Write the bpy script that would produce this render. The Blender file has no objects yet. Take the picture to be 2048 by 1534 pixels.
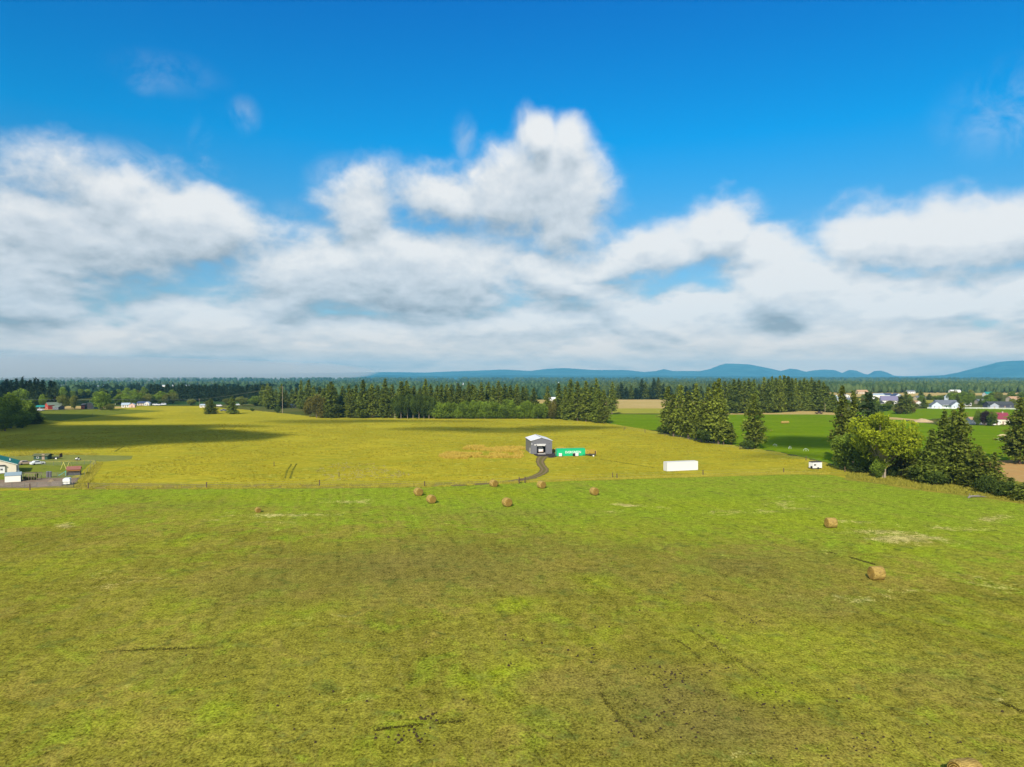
import bpy, bmesh, math, random
import numpy as np
from mathutils import Vector, Matrix
R = math.radians
SC = bpy.context.scene
COL = SC.collection
# ---------------------------------------------------------------- camera
F, CX, CY, HOR, H = 1419.0, 1024.0, 767.0, 754.0, 30.0      # photo pixels, eye height in metres
PITCH = math.atan((CY - HOR) / F)
cam = bpy.data.objects.new('camera', bpy.data.cameras.new('camera'))
COL.objects.link(cam)
cam.location = (0, 0, H)
cam.rotation_euler = (R(90) - PITCH, 0, 0)
cam.data.sensor_width = 36.0
cam.data.lens = 36.0 * F / 2048.0
cam.data.clip_start = 0.5
cam.data.clip_end = 90000
SC.camera = cam

def G(px, py, z=0.0):
    """ground point (world x, y) seen at a photo pixel"""
    a, b = (px - CX) / F, (CY - py) / F
    cp, sp = math.cos(PITCH), math.sin(PITCH)
    dx, dy, dz = a, cp + b * sp, -sp + b * cp
    t = -(H - z) / dz
    return dx * t, dy * t
def mpp(py):
    """metres per photo pixel at the ground distance of row py"""
    return G(CX, py)[1] / F

# ---------------------------------------------------------------- light
SUN_EL, SUN_AZ = 34.0, 197.0         # degrees; azimuth clockwise from +Y
world = bpy.data.worlds.new('World'); SC.world = world
world.use_nodes = True
world.cycles.sampling_method = 'MANUAL'; world.cycles.sample_map_resolution = 256
sun = bpy.data.objects.new('sun', bpy.data.lights.new('sun', 'SUN'))
COL.objects.link(sun)
sdir = Vector((math.sin(R(SUN_AZ)) * math.cos(R(SUN_EL)), math.cos(R(SUN_AZ)) * math.cos(R(SUN_EL)), math.sin(R(SUN_EL))))
sun.rotation_euler = sdir.to_track_quat('Z', 'Y').to_euler()
sun.data.energy = 4.9
sun.data.angle = R(0.5)
sun.data.color = (1.0, 0.93, 0.80)
SC.view_settings.view_transform = 'Standard'
SC.view_settings.look = 'None'
SC.view_settings.gamma = 1.0
SC.view_settings.exposure = 0.35
SC.cycles.max_bounces = 6
SC.cycles.transparent_max_bounces = 8
SC.cycles.volume_bounces = 0

# ---------------------------------------------------------------- node helpers
class NT:
    """tiny expression builder over a node tree"""
    def __init__(s, nt): s.nt = nt
    def new(s, t, **kw):
        n = s.nt.nodes.new(t)
        for k, v in kw.items(): setattr(n, k, v)
        return n
    def put(s, sock, v):
        if hasattr(v, 'is_output') or isinstance(v, bpy.types.NodeSocket): s.nt.links.new(v, sock)
        elif v is not None:
            if sock.type == 'RGBA' and len(v) == 3: v = (*v, 1)
            sock.default_value = v
    def m(s, op, a, b=None, c=None, clamp=False):
        n = s.new('ShaderNodeMath', operation=op, use_clamp=clamp)
        for i, v in enumerate((a, b, c)):
            if v is not None: s.put(n.inputs[i], v)
        return n.outputs[0]
    def v(s, op, a, b=None):
        n = s.new('ShaderNodeVectorMath', operation=op)
        s.put(n.inputs[0], a)
        if b is not None: s.put(n.inputs[3 if op == 'SCALE' else 1], b)
        return n.outputs['Value' if op in ('LENGTH', 'DOT_PRODUCT', 'DISTANCE') else 'Vector']
    def sep(s, a):
        n = s.new('ShaderNodeSeparateXYZ'); s.put(n.inputs[0], a); return n.outputs
    def comb(s, x, y, z):
        n = s.new('ShaderNodeCombineXYZ')
        for i, q in enumerate((x, y, z)): s.put(n.inputs[i], q)
        return n.outputs[0]
    def noise(s, vec, scale, detail=4.0, rough=0.55, dist=0.0, color=False, dim='3D'):
        n = s.new('ShaderNodeTexNoise', noise_dimensions=dim)
        s.put(n.inputs['Vector'], vec)
        n.inputs['Scale'].default_value = scale; n.inputs['Detail'].default_value = detail
        n.inputs['Roughness'].default_value = rough; n.inputs['Distortion'].default_value = dist
        return n.outputs['Color' if color else 'Fac']
    def ramp(s, fac, lo, hi, to0=0.0, to1=1.0, smooth=True):
        n = s.new('ShaderNodeMapRange', interpolation_type='SMOOTHSTEP' if smooth else 'LINEAR')
        s.put(n.inputs[0], fac)
        for i, q in enumerate((lo, hi, to0, to1)): s.put(n.inputs[1 + i], q)
        return n.outputs[0]
    def mix(s, fac, a, b, mode='MIX'):
        n = s.new('ShaderNodeMix', data_type='RGBA', blend_type=mode)
        s.put(n.inputs[0], fac); s.put(n.inputs[6], a); s.put(n.inputs[7], b)
        return n.outputs[2]
    def objco(s): return s.new('ShaderNodeTexCoord').outputs['Object']
    def attr(s, name, what='Color'):
        return s.new('ShaderNodeAttribute', attribute_name=name).outputs[what]

# ---------------------------------------------------------------- sky with clouds
def build_sky():
    nt = world.node_tree
    for n in list(nt.nodes): nt.nodes.remove(n)
    t = NT(nt)
    sky = t.new('ShaderNodeTexSky', sky_type='NISHITA')
    sky.sun_disc = False
    sky.sun_elevation = R(SUN_EL); sky.sun_rotation = R(SUN_AZ)
    sky.altitude = 700; sky.air_density = 1.0; sky.dust_density = 0.3; sky.ozone_density = 3.0
    hs = t.new('ShaderNodeHueSaturation')
    hs.inputs['Hue'].default_value = SKY_HUE; hs.inputs['Saturation'].default_value = SKY_SAT; hs.inputs['Value'].default_value = SKY_VAL
    t.put(hs.inputs['Color'], sky.outputs[0])
    bg1 = t.new('ShaderNodeBackground'); bg1.inputs['Strength'].default_value = 0.13
    d = t.new('ShaderNodeTexCoord').outputs['Generated']
    x, y, z = t.sep(t.v('NORMALIZE', d))[0:3]
    az = t.m('ARCTAN2', x, y)
    el = t.m('ARCSINE', z)
    P = t.comb(az, el, 0.0)
    # noise domain: stretched so that banks flatten towards the horizon as a real cloud deck does
    lel = t.m('LOGARITHM', t.m('ADD', t.m('MAXIMUM', el, 0.0), 0.10), math.e)
    nv = t.comb(t.m('MULTIPLY', az, 2.3), t.m('MULTIPLY', lel, 1.0), 0.0)
    def density(off):
        p = P if off is None else t.v('ADD', P, (0.0, off, 0.0))
        q = nv if off is None else t.v('ADD', nv, (0.0, off * 2.6, 0.0))
        warp = t.v('SCALE', t.v('SUBTRACT', t.noise(q, 3.0, 3, 0.5, color=True), (0.5, 0.5, 0.5)), 0.10)
        pw = t.v('ADD', p, warp)
        M = None
        for (px, py, rx, ry, w) in CLOUDS:
            a = math.atan((px - CX) / F); c = math.cos(a)
            e = math.atan((HOR - py) / F * c)
            ra, re = rx / F * c * c, ry / F * c
            n = t.v('LENGTH', t.v('MULTIPLY', t.v('SUBTRACT', pw, (a, e, 0.0)), (1 / ra, 1 / re, 0.0)))
            b = t.m('MULTIPLY_ADD', n, -1.45, 1.45*w)
            if M is None: M = b
            else:
                s_ = t.new('ShaderNodeMath', operation='SMOOTH_MAX')
                t.put(s_.inputs[0], M); t.put(s_.inputs[1], b); s_.inputs[2].default_value = 0.45
                M = s_.outputs[0]
        rear = t.m('ADD', t.ramp(t.m('ABSOLUTE', az), .85, 1.2, -3.0, .12), t.ramp(el, .2, .9, .2, -.25))  # unseen clouds behind the view, added to balance the ambient light
        M = t.m('MAXIMUM', M, rear)
        f1 = t.noise(q, 2.6, 9, 0.56, 0.25)
        f2 = t.noise(t.v('ADD', q, (7.3, 1.1, 0)), 6.0, 9, 0.64, 0.35)
        bl = t.m('SUBTRACT', 1.0, t.m('ABSOLUTE', t.m('MULTIPLY_ADD', t.noise(t.v('ADD', q, (2.3, 5.1, 0)), 9.0, 5, .5), 4.0, -2.0)))
        nn = t.m('ADD', t.m('MULTIPLY', t.m('SUBTRACT', f1, 0.5), 1.7), t.m('ADD', t.m('MULTIPLY', t.m('SUBTRACT', f2, 0.5), 0.75), t.m('MULTIPLY', t.m('SUBTRACT', bl, 0.6), 0.30)))
        return t.m('ADD', t.m('MINIMUM', M, 0.75), nn), f1, f2
    D0, f1, f2 = density(None)
    D1, _, _ = density(0.030)
    D0 = t.m('ADD', D0, t.ramp(el, .02, .13, .30, 0.0))
    D1 = t.m('ADD', D1, t.ramp(el, .02, .13, .30, 0.0))
    alpha = t.ramp(D0, -0.60, 0.56)
    alpha = t.m('MULTIPLY', alpha, t.ramp(D0, -0.5, 0.3, 0.62, 0.99))
    wf = t.ramp(t.noise(t.v('ADD', nv, (3.1, 0, 0)), 7.0, 8, .62, .6), .36, .70)
    for (px, py, rx, ry, w) in WISPS:
        a = math.atan((px - CX) / F); c = math.cos(a); e = math.atan((HOR - py) / F * c)
        n = t.v('LENGTH', t.v('MULTIPLY', t.v('SUBTRACT', P, (a, e, 0.0)), (F / (rx * c * c), F / (ry * c), 0.0)))
        alpha = t.m('MAXIMUM', alpha, t.m('MULTIPLY', t.ramp(n, .1, 1.0, w, 0.0), wf))
    low = t.ramp(el, 0.0, 0.055, 1.0, 0.0)          # the deck closes over the hills
    alpha = t.m('MAXIMUM', alpha, t.m('MULTIPLY', low, 0.93))
    light = t.m('MULTIPLY_ADD', t.m('SUBTRACT', D0, D1), 0.55, 0.60)
    light = t.m('ADD', light, t.ramp(D0, -.3, .9, -.10, .05))
    light = t.m('ADD', light, t.m('MULTIPLY', t.m('SUBTRACT', f2, 0.5), 0.28))
    light = t.m('ADD', light, t.ramp(az, -0.2, 0.5, -0.07, 0.17))   # thicker, greyer bank to the left
    # streaks low down
    st = t.noise(t.comb(t.m('MULTIPLY', az, 3.0), t.m('MULTIPLY', el, 34.0), 0.3), 1.6, 6, 0.6)
    stw = t.ramp(el, 0.0, 0.12, 0.85, 0.0)
    light = t.m('ADD', light, t.m('MULTIPLY', t.m('SUBTRACT', st, 0.5), stw))
    for (px, py, rx, ry, w) in DARKS:
        a = math.atan((px - CX) / F); c = math.cos(a)
        e = math.atan((HOR - py) / F * c)
        n = t.v('LENGTH', t.v('MULTIPLY', t.v('SUBTRACT', t.v('ADD', P, t.v('SCALE', t.v('SUBTRACT', t.noise(nv, 5.0, 3, color=True), (.5, .5, .5)), 0.06)), (a, e, 0.0)), (F / (rx * c * c), F / (ry * c), 0.0)))
        light = t.m('ADD', light, t.ramp(n, 0.0, 1.0, w, 0.0))
    cr = t.new('ShaderNodeValToRGB')
    el_ = cr.color_ramp.elements
    el_[0].position = 0.0; el_[0].color = (0.26, 0.31, 0.36, 1)
    el_[1].position = 1.0; el_[1].color = (0.69, 0.70, 0.705, 1)
    e2 = el_.new(0.35); e2.color = (0.40, 0.455, 0.505, 1)
    e3 = el_.new(0.62); e3.color = (0.52, 0.565, 0.61, 1)
    t.put(cr.inputs[0], light)
    bg2 = t.new('ShaderNodeBackground'); bg2.inputs['Strength'].default_value = 1.0
    t.put(bg2.inputs[0], t.v('MULTIPLY', cr.outputs[0], t.mix(t.ramp(el, 0.0, 0.09), (1.42, 1.10, .86), (1.0, 1.0, 1.0))))
    # paler, hazier blue towards the right of the view and towards the horizon
    tr = t.new('ShaderNodeValToRGB'); E = tr.color_ramp.elements
    E[0].position = 0.0; E[0].color = (.30, .43, .50, 1)
    E[1].position = 1.0; E[1].color = (.0, .42, .97, 1)
    for pos, c in ((.10, (.37, .54, .58, 1)), (.18, (.31, .59, .68, 1)), (.25, (.13, .65, .83, 1)), (.315, (.0, .70, .97, 1)), (.48, (.0, .57, 1.02, 1))):
        q = E.new(pos); q.color = c
    t.put(tr.inputs[0], el)
    t.put(bg1.inputs[0], t.v('MULTIPLY', hs.outputs[0], tr.outputs[0]))
    mx = t.new('ShaderNodeMixShader')
    t.put(mx.inputs[0], alpha)
    nt.links.new(bg1.outputs[0], mx.inputs[1]); nt.links.new(bg2.outputs[0], mx.inputs[2])
    out = t.new('ShaderNodeOutputWorld')
    nt.links.new(mx.outputs[0], out.inputs['Surface'])
SKY_HUE, SKY_SAT, SKY_VAL = 0.5, 1.0, 1.0
# cloud masses: where each bank stands in the sky (direction, angular size in photo units, weight)
CLOUDS = [
    (60, 470, 230, 130, 1.0), (230, 450, 200, 100, .95), (400, 455, 150, 65, 1.0), (490, 470, 70, 50, .5), (40, 590, 200, 80, .75),
    (1065, 265, 50, 60, .75), (1140, 300, 60, 55, .8), (1060, 375, 150, 95, .95), (900, 390, 110, 75, .85), (1140, 440, 100, 80, .75), (950, 330, 60, 50, .4),
    (725, 420, 110, 85, .7),
    (700, 540, 200, 80, 1.15), (850, 555, 190, 75, 1.1), (575, 610, 100, 45, .65),
    (1130, 540, 140, 55, .85), (1300, 505, 160, 60, .95), (1440, 470, 85, 60, .95), (1540, 500, 110, 50, .85),
    (1170, 580, 170, 38, .7),
    (1750, 465, 130, 70, .9), (1900, 480, 170, 75, 1.0), (2040, 450, 110, 80, .85), (2200, 480, 200, 90, .8),
    (1570, 575, 120, 75, 1.2), (1660, 620, 150, 70, 1.1), (1850, 600, 170, 50, 1.0), (2040, 610, 140, 60, .8),
    (1350, 640, 220, 50, 1.1), (1000, 660, 260, 60, .9), (760, 680, 260, 50, .9), (420, 665, 220, 75, 1.0),
    (200, 700, 280, 65, 1.0), (1700, 690, 420, 60, 1.0), (1000, 725, 1500, 50, 1.0),
]
WISPS = [(490, 232, 46, 46, .26), (405, 320, 40, 90, .22), (340, 150, 150, 50, .16), (290, 160, 50, 40, .2), (2060, 215, 260, 120, .28), (250, 330, 260, 60, .5), (1210, 400, 60, 90, .4), (930, 280, 36, 60, .35), (580, 480, 110, 90, .5), (700, 360, 110, 60, .5)]
DARKS = [(1560, 640, 80, 50, -.7), (830, 608, 190, 30, -.45), (280, 600, 150, 55, -.15), (1230, 645, 70, 25, -.2),
         (100, 735, 700, 60, -.42), (40, 660, 150, 80, -.15), (150, 450, 260, 120, -.10), (640, 640, 120, 50, -.12), (1060, 440, 160, 70, -.12),
         (1570, 560, 130, 50, .3), (720, 530, 200, 50, .12), (1380, 620, 170, 30, .15), (1800, 735, 700, 25, .2), (1000, 700, 900, 40, .1)]
build_sky()
# ---------------------------------------------------------------- object helpers
def link(o, parent=None):
    COL.objects.link(o)
    if parent is not None: o.parent = parent
    return o
def tag(o, label=None, cat=None, group=None, kind=None):
    if label: o['label'] = label
    if cat: o['category'] = cat
    if group: o['group'] = group
    if kind: o['kind'] = kind
    return o
def empty(name, loc, rz=0.0, label=None, cat=None, group=None, scale=None):
    o = bpy.data.objects.new(name, None); link(o)
    o.empty_display_size = 1
    o.location = loc; o.rotation_euler = (0, 0, rz)
    if scale: o.scale = scale
    return tag(o, label, cat, group)
def copy_tree(o, parent=None):
    c = o.copy(); COL.objects.link(c); c.parent = parent
    for ch in [q for q in o.children]: copy_tree(ch, c)
    return c

class MB:
    def __init__(s): s.v = []; s.f = []
    def add(s, vs, fs, M=None):
        k = len(s.v)
        for p in vs:
            s.v.append(tuple(M @ Vector(p)) if M is not None else tuple(p))
        s.f += [tuple(i + k for i in f) for f in fs]
        return s
    def box(s, x0, x1, y0, y1, z0, z1, M=None):
        vs = [(x0,y0,z0),(x1,y0,z0),(x1,y1,z0),(x0,y1,z0),(x0,y0,z1),(x1,y0,z1),(x1,y1,z1),(x0,y1,z1)]
        return s.add(vs, [(3,2,1,0),(4,5,6,7),(0,1,5,4),(1,2,6,5),(2,3,7,6),(3,0,4,7)], M)
    def prism(s, poly, y0, y1, M=None):
        """extrude an x-z polygon along y"""
        n = len(poly)
        vs = [(x, y0, z) for x, z in poly] + [(x, y1, z) for x, z in poly]
        fs = [tuple(range(n)), tuple(range(2*n-1, n-1, -1))] + [(i, i+n, (i+1)%n+n, (i+1)%n) for i in range(n)]
        return s.add(vs, fs, M)
    def tube(s, pts, r, n=6, r2=None):
        pts = [Vector(p) for p in pts]; rings = []
        m = len(pts)
        for i, p in enumerate(pts):
            d = (pts[min(i+1, m-1)] - pts[max(i-1, 0)]).normalized()
            a = d.orthogonal().normalized() if abs(d.z) < .99 else Vector((1, 0, 0))
            b = d.cross(a).normalized(); a = b.cross(d)
            rr = (r if r2 is None else r + (r2 - r) * i / max(1, m-1)) if not isinstance(r, (list, tuple)) else r[i]
            rings.append([tuple(p + (a*math.cos(2*math.pi*k/n) + b*math.sin(2*math.pi*k/n))*rr) for k in range(n)])
        vs = [q for g in rings for q in g]; fs = []
        for i in range(m-1):
            for k in range(n): fs.append((i*n+k, i*n+(k+1)%n, (i+1)*n+(k+1)%n, (i+1)*n+k))
        fs.append(tuple(range(n-1, -1, -1))); fs.append(tuple((m-1)*n+k for k in range(n)))
        return s.add(vs, fs)
    def cyl(s, cx, cy, z0, z1, r, n=16, r2=None):
        return s.tube([(cx, cy, z0), (cx, cy, z1)], r, n, r2)
    def build(s, name, mat, parent=None, smooth=False, loc=None, rz=None):
        me = bpy.data.meshes.new(name)
        me.from_pydata(s.v, [], s.f); me.update()
        bm = bmesh.new(); bm.from_mesh(me)
        bmesh.ops.recalc_face_normals(bm, faces=bm.faces)
        bm.to_mesh(me); bm.free()
        if mat: me.materials.append(mat)
        if smooth: me.polygons.foreach_set('use_smooth', [True]*len(me.polygons))
        o = bpy.data.objects.new(name, me)
        link(o, parent)
        if loc: o.location = loc
        if rz is not None: o.rotation_euler = (0, 0, rz)
        return o
def fast_mesh(name, V, Fc, mat, attrs=None, smooth=False):
    """V (n,3) float array, Fc (m,k) int array; attrs {name: (n,) or (n,3)} per point"""
    V = np.ascontiguousarray(V, dtype=np.float32); Fc = np.ascontiguousarray(Fc, dtype=np.int32)
    me = bpy.data.meshes.new(name)
    m, k = Fc.shape
    me.vertices.add(len(V)); me.vertices.foreach_set('co', V.ravel())
    me.loops.add(m*k); me.loops.foreach_set('vertex_index', Fc.ravel())
    me.polygons.add(m); me.polygons.foreach_set('loop_start', np.arange(0, m*k, k, dtype=np.int32))
    if smooth: me.polygons.foreach_set('use_smooth', np.ones(m, dtype=bool))
    me.update(calc_edges=True)
    for an, a in (attrs or {}).items():
        a = np.asarray(a, dtype=np.float32)
        if a.ndim == 1: a = np.stack([a]*3, 1)
        a = np.concatenate([a, np.ones((len(a), 1), np.float32)], 1)
        at = me.color_attributes.new(an, 'FLOAT_COLOR', 'POINT')
        at.data.foreach_set('color', a.ravel())
    me.materials.append(mat)
    return me
def mesh_obj(name, me, parent=None):
    return link(bpy.data.objects.new(name, me), parent)

# smooth value noise in numpy, for terrain and ragged edges
def _h(ix, iy, seed):
    n = (ix.astype(np.int64)*374761393 + iy.astype(np.int64)*668265263 + seed*1274126177) & 0x7fffffff
    n = ((n ^ (n >> 13)) * 1274126177) & 0x7fffffff
    return (n ^ (n >> 16)) / float(0x7fffffff)
def vnoise(x, y, seed=0):
    x = np.asarray(x, float); y = np.asarray(y, float)
    ix, iy = np.floor(x), np.floor(y); fx, fy = x-ix, y-iy
    fx = fx*fx*(3-2*fx); fy = fy*fy*(3-2*fy)
    a, b = _h(ix, iy, seed), _h(ix+1, iy, seed); c, d = _h(ix, iy+1, seed), _h(ix+1, iy+1, seed)
    return (a*(1-fx)+b*fx)*(1-fy) + (c*(1-fx)+d*fx)*fy
def fbm(x, y, seed=0, o=4):
    s, a, t = 0, 0.5, 0
    for i in range(o):
        s = s + a*vnoise(x*2**i, y*2**i, seed+i); t += a; a *= .5
    return s/t

# ---------------------------------------------------------------- materials
def material(name):
    m = bpy.data.materials.new(name); m.use_nodes = True
    nt = m.node_tree
    p = nt.nodes['Principled BSDF']
    return m, NT(nt), p
def plain(name, col, rough=0.6, metal=0.0, var=0.12, scale=1.5, bump=0.0, spec=0.3):
    """paint / wood / metal with weathering so that nothing is one flat colour"""
    m, t, p = material(name)
    co = t.objco()
    n = t.noise(co, scale, 5, 0.6)
    n2 = t.noise(co, scale*9, 3, 0.6)
    k = t.m('MULTIPLY_ADD', t.m('SUBTRACT', t.m('ADD', n, t.m('MULTIPLY', n2, .5)), .75), var*2.2, 1.0)
    c = t.v('SCALE', tuple(col), k)
    t.put(p.inputs['Base Color'], c)
    t.put(p.inputs['Roughness'], t.ramp(n, .3, .7, rough*.85, min(1, rough*1.15)))
    p.inputs['Metallic'].default_value = metal
    p.inputs['Specular IOR Level'].default_value = spec
    if bump:
        b = t.new('ShaderNodeBump'); b.inputs['Strength'].default_value = bump; b.inputs['Distance'].default_value = .03
        t.put(b.inputs['Height'], n2); t.put(p.inputs['Normal'], b.outputs[0])
    return m
def ribbed(name, col, pitch=0.3, axis=0, depth=0.03, rough=.5, metal=.0, var=.08, lines=.0):
    """sheet metal or boards: ribs every `pitch` metres"""
    m, t, p = material(name)
    co = t.objco(); c = t.sep(co)[axis]
    w = t.m('FRACT', t.m('DIVIDE', c, pitch))
    tri = t.m('ABSOLUTE', t.m('SUBTRACT', w, .5))
    hgt = t.ramp(tri, .18, .32)
    n = t.noise(co, .8, 5, .6); n2 = t.noise(t.v('MULTIPLY', co, (6, 6, .7)), 1.0, 4, .6)
    k = t.m('MULTIPLY_ADD', t.m('SUBTRACT', t.m('ADD', n, n2), 1.0), var*2, 1.0)
    if lines: k = t.m('MULTIPLY', k, t.ramp(tri, .0, .12, 1-lines, 1.0))
    t.put(p.inputs['Base Color'], t.v('SCALE', tuple(col), k))
    p.inputs['Roughness'].default_value = rough; p.inputs['Metallic'].default_value = metal
    p.inputs['Specular IOR Level'].default_value = .3
    b = t.new('ShaderNodeBump'); b.inputs['Strength'].default_value = .8; b.inputs['Distance'].default_value = depth
    t.put(b.inputs['Height'], hgt); t.put(p.inputs['Normal'], b.outputs[0])
    return m
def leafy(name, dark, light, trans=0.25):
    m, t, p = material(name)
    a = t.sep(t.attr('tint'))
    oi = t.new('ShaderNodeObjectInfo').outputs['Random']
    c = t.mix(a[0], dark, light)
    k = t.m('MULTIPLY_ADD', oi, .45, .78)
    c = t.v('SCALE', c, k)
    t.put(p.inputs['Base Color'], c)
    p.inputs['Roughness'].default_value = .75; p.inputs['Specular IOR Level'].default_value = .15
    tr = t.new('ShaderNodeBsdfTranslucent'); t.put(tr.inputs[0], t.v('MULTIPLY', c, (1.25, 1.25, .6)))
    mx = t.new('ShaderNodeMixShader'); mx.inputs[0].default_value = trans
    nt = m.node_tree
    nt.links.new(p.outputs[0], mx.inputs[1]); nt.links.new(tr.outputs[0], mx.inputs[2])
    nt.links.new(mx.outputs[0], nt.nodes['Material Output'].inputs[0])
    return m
BARK = plain('bark', (.13, .095, .07), .9, bump=.5)
BARK_PALE = plain('pale_bark', (.32, .27, .20), .9, bump=.5)
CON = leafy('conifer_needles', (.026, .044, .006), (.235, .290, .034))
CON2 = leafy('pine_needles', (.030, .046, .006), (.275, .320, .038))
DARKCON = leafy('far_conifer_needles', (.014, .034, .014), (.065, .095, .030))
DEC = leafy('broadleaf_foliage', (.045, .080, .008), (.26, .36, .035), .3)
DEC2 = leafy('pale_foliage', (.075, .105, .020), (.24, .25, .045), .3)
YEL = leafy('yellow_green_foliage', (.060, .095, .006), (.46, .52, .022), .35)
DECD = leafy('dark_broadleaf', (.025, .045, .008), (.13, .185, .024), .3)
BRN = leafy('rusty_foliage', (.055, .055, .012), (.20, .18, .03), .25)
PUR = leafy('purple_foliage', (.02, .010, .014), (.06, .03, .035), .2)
# ---------------------------------------------------------------- ground, fields, hills
def w2(pts): return [G(*p) for p in pts]
def inside(poly, x, y):
    """vectorised point-in-polygon"""
    x = np.asarray(x); y = np.asarray(y); c = np.zeros(x.shape, bool); n = len(poly)
    for i in range(n):
        x0, y0 = poly[i]; x1, y1 = poly[(i+1) % n]
        if y0 == y1: continue
        t = (y0 > y) != (y1 > y)
        c ^= t & (x < (x1-x0)*(y-y0)/(y1-y0)+x0)
    return c
def field_mat(name, cols, big=40, mid=9, stretch=1.0, bump=.5, grain=(.35, 1.6), contrast=1.0, band=0.0):
    """cols: four base colours (low, mid, high, fleck)"""
    m, t, p = material(name)
    co = t.objco()
    n1 = t.noise(co, 1.0/big, 5, .6, .4)
    n2 = t.noise(t.v('MULTIPLY', co, (1, stretch, 1)), 1.0/mid, 6, .62, .5)
    n3 = t.noise(co, 1.0/grain[1], 4, .65)
    n4 = t.noise(co, 1.0/grain[0], 2, .7)
    c = t.mix(t.ramp(n1, .36, .64), cols[0], cols[1])
    c = t.mix(t.ramp(n2, .42, .68), c, cols[2])
    c = t.mix(t.ramp(t.m('ADD', n3, t.m('MULTIPLY', n2, .6)), .86, 1.08), c, cols[3])
    k = t.m('ADD', t.m('MULTIPLY', t.m('SUBTRACT', n4, .5), 1.3*contrast), t.m('MULTIPLY', t.m('SUBTRACT', n3, .5), 1.1*contrast))
    if band: k = t.m('ADD', k, t.m('MULTIPLY', t.m('SUBTRACT', t.noise(t.v('MULTIPLY', co, (.22, 1, 1)), 1/9, 4, .6), .5), band))
    c = t.v('SCALE', c, t.m('ADD', 1.0, k))
    t.put(p.inputs['Base Color'], c)
    p.inputs['Roughness'].default_value = .95; p.inputs['Specular IOR Level'].default_value = 0.0
    b = t.new('ShaderNodeBump'); b.inputs['Strength'].default_value = bump; b.inputs['Distance'].default_value = .25
    t.put(b.inputs['Height'], t.m('ADD', n4, n3)); t.put(p.inputs['Normal'], b.outputs[0])
    return m
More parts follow.
